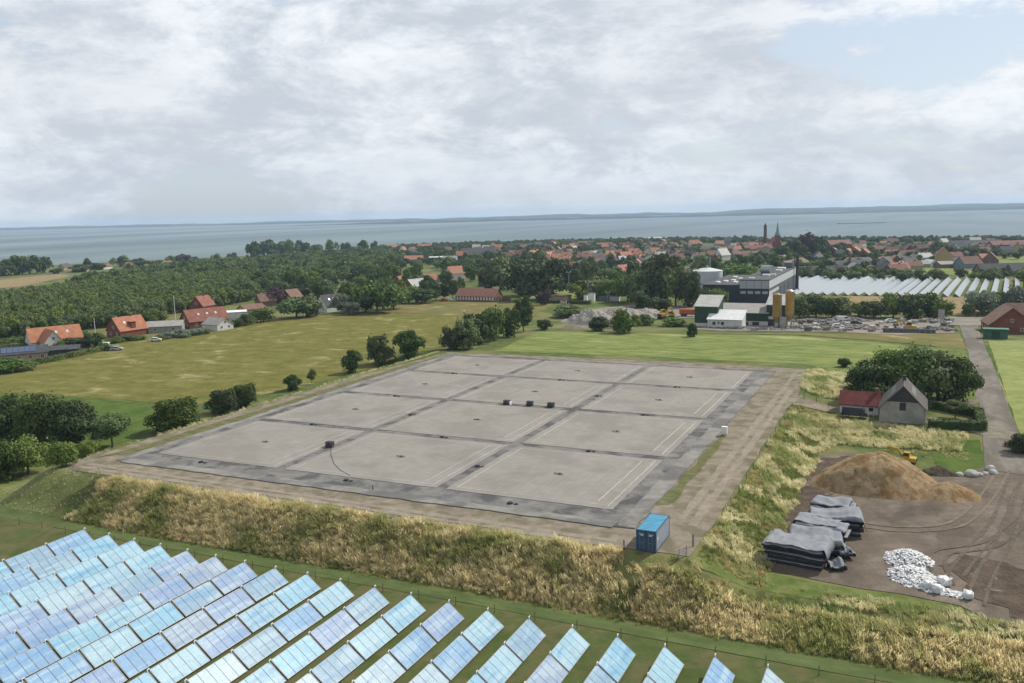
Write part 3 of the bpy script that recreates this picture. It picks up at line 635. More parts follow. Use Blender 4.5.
def onplane(px, py, z):
    r = ray(px, py); t = (z - CAM[2]) / r[2]; return CAM[0] + r[0] * t, CAM[1] + r[1] * t
EP = np.array([onplane(*e, -3.28) for e in ends])
kf = np.polyfit(np.arange(20), EP[:, 0], 1); v_end = np.polyfit(EP[:, 0], EP[:, 1], 1)
rp = random.Random(5)
for i in range(20):
    u0 = kf[0] * i + kf[1] - hw * ct; ve = v_end[0] * u0 + v_end[1]
    prevtone = ''
    for j in range(14):
        vcn = ve - hl - j * (PL + .24); zg = zz(u0, vcn) + .0
        c = [(u0 + s * .9, vcn + q * hl, zg + 1) for s in (-1, 1) for q in (-1, 1)]
        if not any(inframe(p) for p in c): continue
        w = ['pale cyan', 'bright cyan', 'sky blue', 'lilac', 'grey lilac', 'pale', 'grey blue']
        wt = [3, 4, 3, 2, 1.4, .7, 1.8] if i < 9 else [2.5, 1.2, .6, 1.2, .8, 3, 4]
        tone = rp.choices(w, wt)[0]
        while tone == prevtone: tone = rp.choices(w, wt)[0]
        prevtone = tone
        end = 'at the track end' if j == 0 else f'{nth(j + 1)} from the track end'
        t = thing('solar_collector', f'{tone} tilted solar collector, {end} of {nth(i + 1)} row from left', 'solar collector', (u0, vcn, zg), math.pi / 2 + rp.gauss(0, .004), 'solar collectors in rows in the foreground')
        t.rotation_euler.y = rp.gauss(0, .004); t.rotation_euler.x = rp.gauss(0, .008)
        obj('frame', FRAME, t)
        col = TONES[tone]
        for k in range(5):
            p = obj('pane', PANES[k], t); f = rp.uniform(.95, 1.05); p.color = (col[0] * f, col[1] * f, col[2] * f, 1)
        for L in LEGS: obj('leg', L, t)
        obj('connector_pipe', PIPE, t)

# wire fence along the mown strip
def fence(label, pts, hgt, step, mpost, mwire, wires=3, r=.05, group=None, name='wire_fence', topz=None):
    a = pts[0]; t = thing(name, label, 'fence', (a[0], a[1], zz(*a)), 0, group); o = Vector(t.location); prev = None
    pm = MB().tube((0, 0, -.2), (0, 0, hgt), r, r, 6).mesh('post', mpost)
    for A, B in zip(pts[:-1], pts[1:]):
        L = math.dist(A, B); n = max(1, round(L / step))
        for k in range(0 if prev is None else 1, n + 1):
            u = A[0] + (B[0] - A[0]) * k / n; v = A[1] + (B[1] - A[1]) * k / n; p = Vector((u, v, zz(u, v)))
            obj('post', pm, t, p - o)
            if prev is not None:
                for w in range(wires):
                    h = hgt * (w + 1) / (wires + .15); MB().tube(prev - o + Vector((0, 0, h)), p - o + Vector((0, 0, h)), .006, .006, 4).build('wire', mwire, t)
            prev = p
    return t
M_POST = mat('weathered_post', (.09, .075, .06), .9, (.13, .11, .09), 3)
M_WIRE = mat('fence_wire', (.25, .25, .25), .5, metal=.8)
fence('thin post and wire fence along mown strip beyond the solar collectors', [(-30, -22.2), (40, -22.2), (100, -22.6)], 1.15, 5.1, M_POST, M_WIRE, 2, .04)
fence('post and wire fence at the top of the right bank', [(70.2, 4), (70.0, 40), (69.8, 74)], 1.2, 6, M_POST, M_WIRE, 2, .05)
fence('low post fence beside the track to the house', [(71.0, 83.5), (76, 82.6), (82, 82)], 1.2, 3, M_POST, M_WIRE, 2, .06)
fence('grey mesh fence at the left corner of the platform', [(-31, -11.5), (-27, -12.4), (-22.5, -12.6), (-19.5, -12.9)], 1.5, 2.3, M_STEEL, M_WIRE, 7, .05)
for (px, py, lab) in ((624, 553, 'dark wooden post standing left of the blue container'), (693, 547, 'dark gate post right of the blue container'), (373, 491, 'short dark marker post on the near edge of the lid')):
    p = at(px, py); t = MB().tube((0, 0, -.2), (0, 0, 1.5 if px != 373 else .8), .09, .08, 8).tube((0, 0, 1.5 if px != 373 else .8), (0, 0, 1.55 if px != 373 else .84), .08, .03, 8).build('wooden_post', M_POST, None, loc=(p.x, p.y, p.z + .05)); tag(t, lab, 'post')
p = at(679, 560); t = thing('metal_gate', 'small pale metal gate standing open right of the blue container', 'gate', (p.x, p.y, p.z), rad(70))
for x in (0, 1.5): MB().tube((x, 0, 0), (x, 0, 1.35), .05, .05, 8).build('upright', M_STEEL, t)
for z in (.25, .6, .95, 1.3): MB().tube((.05, 0, z), (1.45, 0, z), .03, .03, 6).build('rail', M_STEEL, t)
for k in range(6): MB().tube((.25 + k * .2, 0, .28), (.25 + k * .2, 0, 1.28), .012, .012, 5).build('bar', M_STEEL, t)

# ------------------------------------------------------------------ shipping container
M_CBLUE = mat('container_side', (.46, .51, .57), .55, (.38, .43, .49), .9, 5, col3=(.24, .27, .29), scale3=1.1, lo3=.6, hi3=.75)
M_CDOOR = mat('container_door', (.045, .085, .15), .55, (.065, .11, .18), 1.5, 5)
M_CROOF = mat('container_roof', (.065, .27, .43), .6, (.09, .33, .50), 1.0, 5, col3=(.14, .22, .26), scale3=.8, lo3=.6, hi3=.72)
t = thing('shipping_container', 'blue shipping container on the near corner of the dirt track', 'container', (64.25, -7.35, .07))
def corr(x, y0, y1, z0, z1, n, amp, sgn):
    mb = MB(); prof = []
    for k in range(n):
        y = y0 + (y1 - y0) * k / n; w = (y1 - y0) / n
        prof += [(y, 0), (y + w * .3, 0), (y + w * .42, -amp), (y + w * .75, -amp), (y + w * .87, 0)]
    prof.append((y1, 0))
    for (y, d) in prof: mb.v += [(x + sgn * d, y, z0), (x + sgn * d, y, z1)]
    for k in range(len(prof) - 1): mb.f.append((2 * k, 2 * k + 2, 2 * k + 3, 2 * k + 1) if sgn > 0 else (2 * k, 2 * k + 1, 2 * k + 3, 2 * k + 2)); mb.mi.append(0)
    return mb
corr(1.20, -2.85, 2.85, .18, 2.45, 20, .05, 1).build('side_wall', M_CBLUE, t); corr(-1.20, -2.85, 2.85, .18, 2.45, 20, .05, -1).build('side_wall', M_CBLUE, t)
MB().box(-1.13, 1.13, 2.94, 2.98, .18, 2.45).build('end_wall', M_CBLUE, t)
f = MB()
for x in (-1, 1):
    for y in (-1, 1): f.cbox((x * 1.14, y * 2.94, 1.295), (.16, .18, 2.59))
    f.cbox((x * 1.15, 0, .09), (.12, 5.69, .16)); f.cbox((x * 1.15, 0, 2.50), (.1, 5.69, .1))
for y in (-1, 1): f.cbox((0, y * 2.97, .09), (2.11, .1, .16)); f.cbox((0, y * 2.97, 2.50), (2.11, .1, .12))
f.build('frame', M_CDOOR, t)
rf = MB()
for k in range(12): rf.box(-1.10, 1.10, -2.85 + k * .475, -2.85 + k * .475 + .33, 2.52, 2.572)
rf.box(-1.10, 1.10, -2.86, 2.86, 2.44, 2.55).build('roof', M_CROOF, t)
MB().box(-1.05, 1.05, -2.8, 2.8, .05, .16).build('floor', M_DARKF, t)
for s in (-1, 1):
    d = MB().box(min(s * .02, s * 1.05), max(s * .02, s * 1.05), -2.985, -2.945, .18, 2.43)
    for z in (.35, .95, 1.55, 2.1): d.box(min(s * .1, s * .98), max(s * .1, s * .98), -3.0, -2.986, z, z + .22)
    d = d.build('door', M_CDOOR, t)
    for x in (.3, .75): MB().tube((s * x, -3.03, .2), (s * x, -3.03, 2.42), .022, .022, 6).build('lock_bar', M_STEEL, d)
    MB().box(min(s * .3, s * .62), max(s * .3, s * .62), -3.06, -3.035, 1.0, 1.05).build('handle', M_STEEL, d)
    for z0, w in ((2.02, .55), (1.88, .35)): MB().box(min(s * .33, s * (.33 + w)), max(s * .33, s * (.33 + w)), -3.008, -3.001, z0, z0 + .1).build('marking', M_WHITE, d)
MB().add([(1.208, -2.62, 1.35), (1.208, -2.1, 1.35), (1.208, -2.36, 1.95), (1.225, -2.62, 1.35), (1.225, -2.1, 1.35), (1.225, -2.36, 1.95)], [(3, 4, 5), (0, 1, 4, 3), (1, 2, 5, 4), (2, 0, 3, 5)]).build('white_sign', M_WHITE, t)

# ------------------------------------------------------------------ the yard
def blob_mesh(name, m, subdiv, fn, seed=0):
    bm = bmesh.new(); bmesh.ops.create_icosphere(bm, subdivisions=subdiv, radius=1)
    for v in bm.verts: v.co = fn(v.co)
    me = bpy.data.meshes.new(name); bm.to_mesh(me); bm.free(); me.materials.append(m); me.polygons.foreach_set('use_smooth', [True] * len(me.polygons)); return me
def heap(name, label, cat, c, a, b, h, m, rz=0, seed=0, rough=.12, power=1.0, n=44):
    o = tag(obj(name, None), label, cat); mb = MB(); R = 40
    mb.v.append((0, 0, h))
    for j in range(1, R + 1):
        for k in range(n * 2):
            t = math.pi * k / n; ra = 1 + .13 * mnoise.noise(Vector((math.cos(t) * 1.3, math.sin(t) * 1.3, seed)))
            s = j / R; x, y = a * ra * s * math.cos(t), b * ra * s * math.sin(t)
            z = h * (1 - s ** (1.35 if power == 1 else 1.75)) ** power
            z += h * rough * (mnoise.noise(Vector((x / 2.2, y / 2.2, seed))) + .5 * mnoise.noise(Vector((x / .8, y / .8, seed)))) * min(1, (1 - s) * 5)
            z += .10 * h * abs(math.sin(t * 9 + seed)) * (s * (1 - s) * 2.5) * .5
            wx, wy = c[0] + x * math.cos(rz) - y * math.sin(rz), c[1] + x * math.sin(rz) + y * math.cos(rz)
            mb.v.append((x, y, z + (zz(wx, wy) - c[2]) * s - .0))
    m2 = n * 2
    for k in range(m2): mb.f.append((0, 1 + k, 1 + (k + 1) % m2)); mb.mi.append(0)
    for j in range(R - 1):
        for k in range(m2): mb.f.append((1 + j * m2 + k, 1 + (j + 1) * m2 + k, 1 + (j + 1) * m2 + (k + 1) % m2, 1 + j * m2 + (k + 1) % m2)); mb.mi.append(0)
    me = mb.mesh(name, m, True); o2 = obj(name, me, None, c, rz); tag(o2, label, cat); bpy.data.objects.remove(o); return o2
M_CHIP = mat('wood_chips', (.34, .245, .135), 1, (.43, .32, .19), 2.2, 8, bump=(7, 1, .25), spec=.05, col3=(.27, .17, .08), scale3=.6)
c = at(876, 486); heap('wood_chip_heap', 'large tan wood chip heap in the yard behind the grey textile stacks', 'heap', c, 10.0, 6.4, 5.2, M_CHIP, rad(12), 3, .07, 1.1)
c = at(948, 496); heap('wood_chip_heap', 'small tan wood chip heap at the right foot of the large one', 'heap', c, 4.3, 3.7, 2.1, M_CHIP, .2, 9, .07)
c = at(938, 474); heap('brush_heap', 'dark brushwood heap between excavator and boulders', 'heap', c, 3.2, 1.8, 1.3, mat('brushwood', (.07, .055, .035), 1, (.11, .09, .055), 3, 6, bump=(6, 1, .3)), .1, 4, .3)
M_STONE = mat('pale_stone', (.46, .45, .43), .9, (.34, .33, .31), 1.2, bump=(3, .6, .1))
for k, (px, py, r, lab) in enumerate(((971, 476, .95, 'large pale boulder left end of the stone row by road'), (959, 476, .6, 'grey boulder beside the brush heap'), (979, 476, .55, 'small boulder right beside the large pale one'), (985, 475, .5, 'middle small boulder of the row beside the road'),
                                  (990, 470, .75, 'grey boulder next to the last of the row'), (993, 474, .7, 'whitish boulder at the road end of the row'))):
    p = at(px, py); r0 = random.Random(k)
    me = blob_mesh('boulder', M_STONE, 3, lambda q, r=r, k=k: Vector((q.x * r * 1.15, q.y * r * .9, max(q.z, -.45) * r * .8)) * (1 + .22 * mnoise.noise(q * 1.4 + Vector((k * 3, 0, 0)))))
    tag(obj('boulder', me, None, (p.x, p.y, p.z + r * .3), r0.random() * 3), lab, 'boulder', 'boulders by the yard entrance')

# stacks of folded grey geotextile
M_TEX = mat('grey_geotextile', (.275, .285, .31), .9, (.22, .23, .25), .8, 5, bump=(2, .4, .1), spec=.1)
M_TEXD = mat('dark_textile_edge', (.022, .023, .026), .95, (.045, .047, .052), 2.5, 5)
def textile_stack(label, c, L, Wd, n, th, rz, seed, droop=.5, drape=None):
    t = thing('textile_stack', label, 'textile stack', c, rz, 'stacks of folded grey textile'); r = random.Random(seed)
    for k in range(n):
        top = k == n - 1; nx, ny = 30, 22; mb = MB(); ox, oy = r.uniform(-.25, .25), r.uniform(-.3, .3); lx, ly = L / 2 + r.uniform(-.3, .15), Wd / 2 + r.uniform(-.3, .15)
        z0 = k * th; a0 = r.gauss(0, .03)
        sag = lambda x, y: .6 * mnoise.noise(Vector((x * .9 + seed, y * .9, seed))) * (k + 1) / n
        def top_z(i, j):
            x, y = -1 + 2 * i / nx, -1 + 2 * j / ny; e = max(abs(x), abs(y))
            z = z0 + th * .96 + (.14 if top else .02) * mnoise.noise(Vector((x * 2.6, y * 2.1, seed + k))) + sag(x, y) 
            z -= (.08 + (droop * .30 * (1 + mnoise.noise(Vector((x * 2, y * 2, seed)))) if top else 0)) * max(0, (e - .86) / .14) ** 2
            xx, yy = x * lx + ox + .12 * mnoise.noise(Vector((y * 4, k * 1.3, seed))), y * ly + oy + .12 * mnoise.noise(Vector((x * 4, k * 1.3, seed + 2)))
            return xx * math.cos(a0) - yy * math.sin(a0), xx * math.sin(a0) + yy * math.cos(a0), z
        for j in range(ny + 1):
            for i in range(nx + 1): mb.v.append(top_z(i, j))
        n1 = nx + 1
        for j in range(ny):
            for i in range(nx): mb.f.append((j * n1 + i, j * n1 + i + 1, (j + 1) * n1 + i + 1, (j + 1) * n1 + i)); mb.mi.append(0)
        ring = list(range(n1)) + [j * n1 + nx for j in range(1, ny + 1)] + [ny * n1 + i for i in range(nx - 1, -1, -1)] + [j * n1 for j in range(ny - 1, 0, -1)]
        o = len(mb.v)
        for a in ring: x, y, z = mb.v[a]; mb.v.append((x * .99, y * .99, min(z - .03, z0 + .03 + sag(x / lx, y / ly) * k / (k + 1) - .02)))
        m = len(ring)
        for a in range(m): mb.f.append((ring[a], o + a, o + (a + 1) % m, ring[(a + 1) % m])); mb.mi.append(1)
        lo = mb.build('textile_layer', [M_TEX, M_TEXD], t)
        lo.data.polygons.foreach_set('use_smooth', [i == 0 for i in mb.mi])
    if drape:      # loose sheet slumped over the pile
        H = n * th; nx, ny = 34, 30; mb = MB(); fx0, fx1, fy0, fy1 = drape
        for j in range(ny + 1):
            for i in range(nx + 1):
                x = (fx0 + (fx1 - fx0) * i / nx) * L / 2; y = (fy0 + (fy1 - fy0) * j / ny) * Wd / 2
                d = max(abs(x) - L / 2 - .05, abs(y) - Wd / 2 - .05, 0)
                z = H + .12 + .30 * mnoise.noise(Vector((x * .5, y * .5, seed + 11))) + .10 * mnoise.noise(Vector((x * 1.6, y * 1.2, seed + 4))) + .6 * mnoise.noise(Vector((x / L * 1.8 + seed, y / Wd * 1.8, seed)))
                z = max(.12, z - 3.2 * d + .25 * mnoise.noise(Vector((x * 1.4, y * 1.4, seed))) * (d > 0))
                k = .10 * mnoise.noise(Vector((x, y, seed + 9))); mb.v.append((x + k, y + k, z))
        n1 = nx + 1
        for j in range(ny):
            for i in range(nx): mb.f.append((j * n1 + i, j * n1 + i + 1, (j + 1) * n1 + i + 1, (j + 1) * n1 + i)); mb.mi.append(0)
        dr = mb.build('draped_sheet', M_TEX, t, True); sm = dr.modifiers.new('thickness', 'SOLIDIFY'); sm.thickness = .06
    return t
s0 = at(803, 571); s0 = Vector((s0.x, s0.y, 0))
def sk(du, dv): u, v = s0.x + du, s0.y + dv; return (u, v, zz(u, v) + .07)
textile_stack('large grey textile stack nearest the grass bench, black layered front', sk(-1.0, 2.8), 6.9, 4.8, 5, .52, rad(-5), 1, .5, (-.98, 1.12, -.96, 1.25))
textile_stack('second grey textile stack, folded over behind the nearest one', sk(.6, 7.3), 5.9, 4.4, 4, .50, rad(7), 2, 1.2, (-1.12, 1.15, -1.1, 1.2))
textile_stack('third grey textile stack with striped folds, middle of the line', sk(.9, 11.2), 6.2, 3.9, 5, .47, rad(-4), 3, .9, (-1.1, .7, -.9, 1.2))
textile_stack('fourth grey textile stack with a curved drape at its front', sk(2.3, 14.8), 6.2, 3.6, 5, .50, rad(9), 4, 1.2, (-1.05, 1.18, -1.12, 1.1))
textile_stack('far grey textile stack with white scraps beside the wood chip heap', sk(1.6, 18.8), 5.2, 4.2, 6, .46, rad(-6), 5, .4)
textile_stack('small grey textile bundle slumped against the nearest stack', sk(3.6, 1.8), 2.0, 1.8, 2, .42, rad(30), 6, .6)
textile_stack('loose grey textile bundle beside the second stack', sk(3.9, 6.2), 1.9, 2.4, 3, .42, rad(20), 8, .6)
M_PLAS = mat('white_plastic', (.78, .78, .77), .6, (.62, .62, .62), 3)
def scraps(name, label, mounds, n, smin, smax, seed, cat=None, m=None):
    r = random.Random(seed); mb = MB(); c0 = mounds[0][0]
    for _ in range(n):
        c, a, b, h = r.choices(mounds, [q[1] * q[2] for q in mounds])[0]
        t = r.uniform(0, 6.28); s = math.sqrt(r.random()); s = s * (.8 + .25 * mnoise.noise(Vector((math.cos(t) * 2, math.sin(t) * 2, seed))) + .2)
        x, y = c[0] + a * s * math.cos(t), c[1] + b * s * math.sin(t); z = zz(x, y) + .08 + h * max(0, 1 - s ** 1.4) * r.uniform(.9, 1.0)
        d = r.uniform(smin, smax); q = Matrix.Rotation(r.uniform(0, 6), 3, 'Z') @ Matrix.Rotation(r.uniform(-1, 1), 3, 'X')
        P = [q @ Vector(w) * d for w in ((-1, -.7, 0), (1, -.6, .1), (.9, .7, 0), (-.8, .6, .2), (r.uniform(-.4, .4), r.uniform(-.3, .3), .6), (0, 0, -.4))]
        mb.add([(x - c0[0] + w.x, y - c0[1] + w.y, z - c0[2] + w.z) for w in P], [(0, 1, 4), (1, 2, 4), (2, 3, 4), (3, 0, 4), (1, 0, 5), (2, 1, 5), (3, 2, 5), (0, 3, 5)])
    for (c, a, b, h) in mounds:
        N = 20; o = len(mb.v); mb.v.append((c[0] - c0[0], c[1] - c0[1], c[2] - c0[2] + h * .9)); 
        for s, hh in ((.5, .55), (.95, -.02)):
            for k in range(N): t = 6.2832 * k / N; mb.v.append((c[0] - c0[0] + a * s * math.cos(t), c[1] - c0[1] + b * s * math.sin(t), c[2] - c0[2] + h * hh))
        for k in range(N): mb.f.append((o, o + 1 + k, o + 1 + (k + 1) % N)); mb.mi.append(0); mb.f.append((o + 1 + k, o + 1 + N + k, o + 1 + N + (k + 1) % N, o + 1 + (k + 1) % N)); mb.mi.append(0)
    o = mb.build(name, m or M_PLAS, None, loc=c0); return tag(o, label, cat, None, 'stuff')
scraps('plastic_scrap_pile', 'heap of white plastic scraps on the yard near the textile stacks', [(at(908, 561), 2.7, 2.7, 1.3), (at(911, 577), 2.6, 2.4, 1.1), (at(918, 583), 2.0, 1.8, .7), (at(934, 590), 1.6, 1.0, .35), (at(953, 595), 1.4, .8, .2)], 1750, .10, .30, 3)
scraps('plastic_scrap_pile', 'few white scraps lying on the far textile stack', [(Vector((s0.x + 4.6, s0.y + 17.0, sk(4.6, 17)[2])), .8, 1.2, 1.2)], 60, .08, .2, 8)
for k, (px, py, s, lab) in enumerate(((927, 589, 1.0, 'white bulk bag at the right foot of the scrap heap'), (937, 593, .95, 'white bulk bag between two others near the grass edge'), (944, 586, 1.15, 'largest white bulk bag right of the scrap heap'), (968, 599, .95, 'lone white bulk bag farthest right in the yard'))):
    p = at(px, py); t = thing('bulk_bag', lab, 'bulk bag', (p.x, p.y, p.z + .06), k * 1.1, 'white bulk bags in the yard')
    me = blob_mesh('bag', M_PLAS, 3, lambda q, s=s, k=k: Vector((math.copysign(abs(q.x) ** .55, q.x) * .55, math.copysign(abs(q.y) ** .55, q.y) * .55, (math.copysign(abs(q.z) ** .6, q.z) + .96) * .45)) * s * (1 + .28 * mnoise.noise(q * 1.9 + Vector((k * 3.7, 0, 0))) + .12 * mnoise.noise(q * 5 + Vector((k, 2, 0)))))
    obj('bag', me, t)
    for a in range(4):
        x, y = .4 * s * (1 if a % 2 else -1), .4 * s * (1 if a > 1 else -1); MB().path([(x, y, .75 * s), (x * .9, y * 1.05, 1.0 * s), (x * .5, y * 1.0, .80 * s)], .03, 5).build('lifting_loop', M_WHITE, t)

# ------------------------------------------------------------------ machines
M_YEL = mat('machine_yellow', (.55, .36, .03), .5, (.45, .30, .04), 1.5); M_GLASS = mat('dark_glass', (.03, .04, .05), .1, spec=.6)
def excavator(label, c, rz, s=1.0, boomaz=0.0, group='excavators'):
    t = thing('excavator', label, 'excavator', c, rz, group); t.scale = (s, s, s)
    for y in (-.85, .85):
        k = MB(); prof = [(-1.3, .12), (-1.1, 0), (1.1, 0), (1.35, .15), (1.45, .4), (1.3, .62), (1.05, .7), (-1.05, .7), (-1.35, .6), (-1.45, .35)]
        k.extrude(prof, y - .22, y + .22); k.build('track', M_BLACK, t)
    MB().box(-.5, .5, -.62, .62, .3, .78).build('undercarriage', M_BLACK, t)
    body = MB().extrude([(-1.55, .85), (.95, .85), (1.0, 1.2), (.2, 1.65), (-1.4, 1.65), (-1.6, 1.4)], -.95, .95).build('body', M_YEL, t)
    MB().box(-1.62, -1.3, -.85, .85, .9, 1.5).build('counterweight', M_BLACK, t)
    cab = MB().extrude([(-.35, 1.66), (.95, 1.66), (1.05, 2.1), (.75, 2.75), (-.35, 2.75)], .02, .92).build('cab', M_YEL, t)
    MB().extrude([(-.22, 1.95), (.95, 1.95), (.98, 2.12), (.72, 2.62), (-.22, 2.62)], -.0, .94).build('window', M_GLASS, cab)
    MB().add([(1.0, .1, 1.75), (1.0, .84, 1.75), (1.09, .84, 2.1), (1.09, .1, 2.1), (.8, .1, 2.68), (.8, .84, 2.68)], [(0, 1, 2, 3), (3, 2, 5, 4)]).build('windscreen', M_GLASS, cab)
    MB().extrude([(.6, 1.2), (.9, 1.1), (2.2, 2.9), (3.3, 3.1), (3.3, 3.35), (2.05, 3.25)], -.42, -.12).build('boom', M_YEL, t)
    MB().extrude([(3.1, 3.4), (3.0, 3.05), (3.75, 1.4), (3.95, 1.5), (3.5, 3.3)], -.40, -.14).build('stick', M_YEL, t)
    MB().extrude([(3.6, 1.5), (3.9, 1.6), (4.1, 1.15), (3.9, .65), (3.35, .55), (3.3, .7), (3.7, .9)], -.75, .2).build('bucket', M_BLACK, t)
    MB().tube((1.2, -.27, 1.35), (2.2, -.27, 2.7), .07, .07, 6).build('hydraulic_ram', M_STEEL, t)
    return t
p = at(908, 465); excavator('small yellow excavator behind the wood chip heap', (p.x, p.y, p.z + .06), rad(172), .8, group=None)

def car(label, px, py, rz, paint, group='parked cars', van=False):
    p = at(px, py); t = thing('parked_car', label, 'car', (p.x, p.y, p.z + .14), rz, group)
    prof = [(-2.1, .35), (2.05, .35), (2.12, .62), (1.95, .82), (1.0, .95), (.45, 1.42), (-1.2, 1.46), (-1.85, 1.0), (-2.12, .92)] if not van else [(-2.4, .35), (2.35, .35), (2.4, .9), (1.9, 1.15), (1.35, 1.95), (-2.3, 2.0), (-2.42, .9)]
    MB().extrude(prof, -.84, .84).build('body', paint, t)
    gl = [(.78, 1.0), (.38, 1.36), (-1.12, 1.39), (-1.6, 1.02)] if not van else [(1.7, 1.2), (1.3, 1.8), (.3, 1.82), (.3, 1.2)]
    MB().extrude(gl[::-1], -.855, .855).build('window', M_GLASS, t)
    MB().add([(.98, -.7, .98), (.98, .7, .98), (.50, .66, 1.40), (.50, -.66, 1.40)], [(0, 1, 2, 3)]).build('windscreen', M_GLASS, t)
    for x in (-1.3, 1.3):
        for y in (-.8, .8): w = MB().tube((x, y - .1, .33), (x, y + .1, .33), .33, .33, 14).build('wheel', M_BLACK, t); MB().tube((x, y - .11, .33), (x, y + .11, .33), .18, .18, 10).build('rim', M_STEEL, w)
    for y in (-.6, .6): MB().cbox((2.10 if not van else 2.4, y, .66), (.06, .3, .14)).build('headlight', M_WHITE, t)
    return t
M_RED = mat('red_car_paint', (.45, .02, .02), .3, spec=.5); M_SILV = mat('silver_car_paint', (.5, .52, .54), .3, metal=.4); M_WCAR = mat('white_car_paint', (.75, .76, .77), .3, spec=.5); M_NAVY = mat('dark_car_paint', (.03, .035, .05), .3, spec=.5)
# ------------------------------------------------------------------ trees and shrubs
LEAF_D = leafmat('leaf_dark', (.040, .066, .018), (.074, .106, .030), .35)
LEAF_M = leafmat('leaf_mid', (.080, .122, .033), (.134, .178, .056), .35)
LEAF_L = leafmat('leaf_light', (.105, .145, .036), (.155, .19, .056), .35)
LEAF_G = leafmat('leaf_grey', (.13, .165, .11), (.18, .21, .145), .35)
LEAF_P = leafmat('leaf_purple', (.065, .040, .046), (.09, .058, .058), .35)
BARK = mat('bark', (.085, .07, .055), .95, (.13, .11, .09), 3)
def crown_mesh(name, seed, nb, nl, leaf, m, shape='round'):
    """unit crown: 1 wide, 1 high, base at z 0; many leaf-clump faces over overlapping lobes"""
    r = np.random.RandomState(seed); cs = []
    for k in range(nb):
        for _ in range(40):
            p = r.uniform(-1, 1, 3)
            if (p ** 2).sum() < 1: break
        if shape == 'round': c = np.array([p[0] * .36, p[1] * .36, .48 + p[2] * .36]); rad_ = r.uniform(.10, .21)
        elif shape == 'tall': c = np.array([p[0] * .25, p[1] * .25, .5 + p[2] * .42]); rad_ = r.uniform(.12, .2) * (1.1 - abs(c[2] - .4))
        elif shape == 'cone': z = r.uniform(.04, .96); a = r.uniform(0, 6.28); rr = (1 - z) * .36; c = np.array([rr * math.cos(a), rr * math.sin(a), z]); rad_ = .06 + .13 * (1 - z)
        else: c = np.array([p[0] * .39, p[1] * .39, .33 + p[2] * .31]); rad_ = r.uniform(.10, .24)      # bush: skirts down to the ground
        cs.append((c, rad_))
    w = np.array([q[1] ** 2 for q in cs]); w /= w.sum(); pick = r.choice(nb, nl, p=w)
    C = np.array([cs[k][0] for k in pick]); R = np.array([cs[k][1] for k in pick])
    d = r.normal(size=(nl, 3)); d /= np.linalg.norm(d, axis=1)[:, None]; d[:, 2] = np.where(d[:, 2] < -.5, -d[:, 2], d[:, 2])
    pos = C + d * (R * r.uniform(.62, 1.08, nl))[:, None] * np.array([1, 1, .92])
    ext = r.rand(nl) < .06; pos[ext] += d[ext] * (R[ext] * .35)[:, None]
    pos[:, 2] = np.where(pos[:, 2] < .01, .01 + np.abs(pos[:, 2]) * .5, pos[:, 2])
    nrm = d + r.normal(scale=.38, size=(nl, 3)); nrm /= np.linalg.norm(nrm, axis=1)[:, None]
    t = np.cross(nrm, r.normal(size=(nl, 3))); t /= np.linalg.norm(t, axis=1)[:, None]; b = np.cross(nrm, t)
    s = leaf * r.uniform(.55, 1.35, nl)[:, None]
    k1 = r.uniform(.6, 1, (nl, 1)); k2 = r.uniform(.5, .9, (nl, 1)); up = nrm * s * .25
    V = np.stack([pos - t * s, pos - b * s * k2 + up, pos + t * s * k1, pos + b * s * k2 - up], 1).reshape(-1, 3)
    me = bpy.data.meshes.new(name); F = np.arange(nl * 4).reshape(-1, 4); me.from_pydata(V, [], F.tolist()); me.materials.append(m); me.update(); return me
def trunk_mesh(name, seed, r0=.035, top=.75, limbs=5):
    r = random.Random(seed); mb = MB(); p = Vector((0, 0, -.03)); rr = r0
    for k in range(5):
        q = p + Vector((r.gauss(0, .012), r.gauss(0, .012), (top + .03) / 5)); mb.tube(p, q, rr, rr * .78, 7, cap=False); p = q; rr *= .78
    for k in range(limbs):
        z = r.uniform(.25, .6); a = r.uniform(0, 6.28); b = Vector((0, 0, z)); e = b + Vector((math.cos(a) * .26, math.sin(a) * .26, r.uniform(.12, .28)))
        m = (b + e) / 2 + Vector((0, 0, -.02)); mb.tube(b, m, r0 * .45, r0 * .32, 5, cap=False); mb.tube(m, e, r0 * .32, r0 * .1, 5, cap=False)
    return mb.mesh(name, BARK)
LM = {'d': LEAF_D, 'm': LEAF_M, 'l': LEAF_L, 'g': LEAF_G, 'p': LEAF_P}
CR = {}
def crown(shape, tone, lod, var):
    k = (shape, tone, lod, var)
    if k not in CR:
        nl, lf, nb = {'near': (9000, .025, 30), 'mid': (3600, .038, 26), 'far': (1300, .058, 20)}[lod]
        if shape == 'cone': lf *= .7; nb *= 2
        CR[k] = crown_mesh('crown', hash(('round', 'tall', 'cone', 'bush').index(shape) * 97 + 'dmlgp'.index(tone) * 13 + var * 7) % 9999, nb, nl, lf, LM[tone], shape)
    return CR[k]
TR = [trunk_mesh('trunk', k) for k in range(4)]
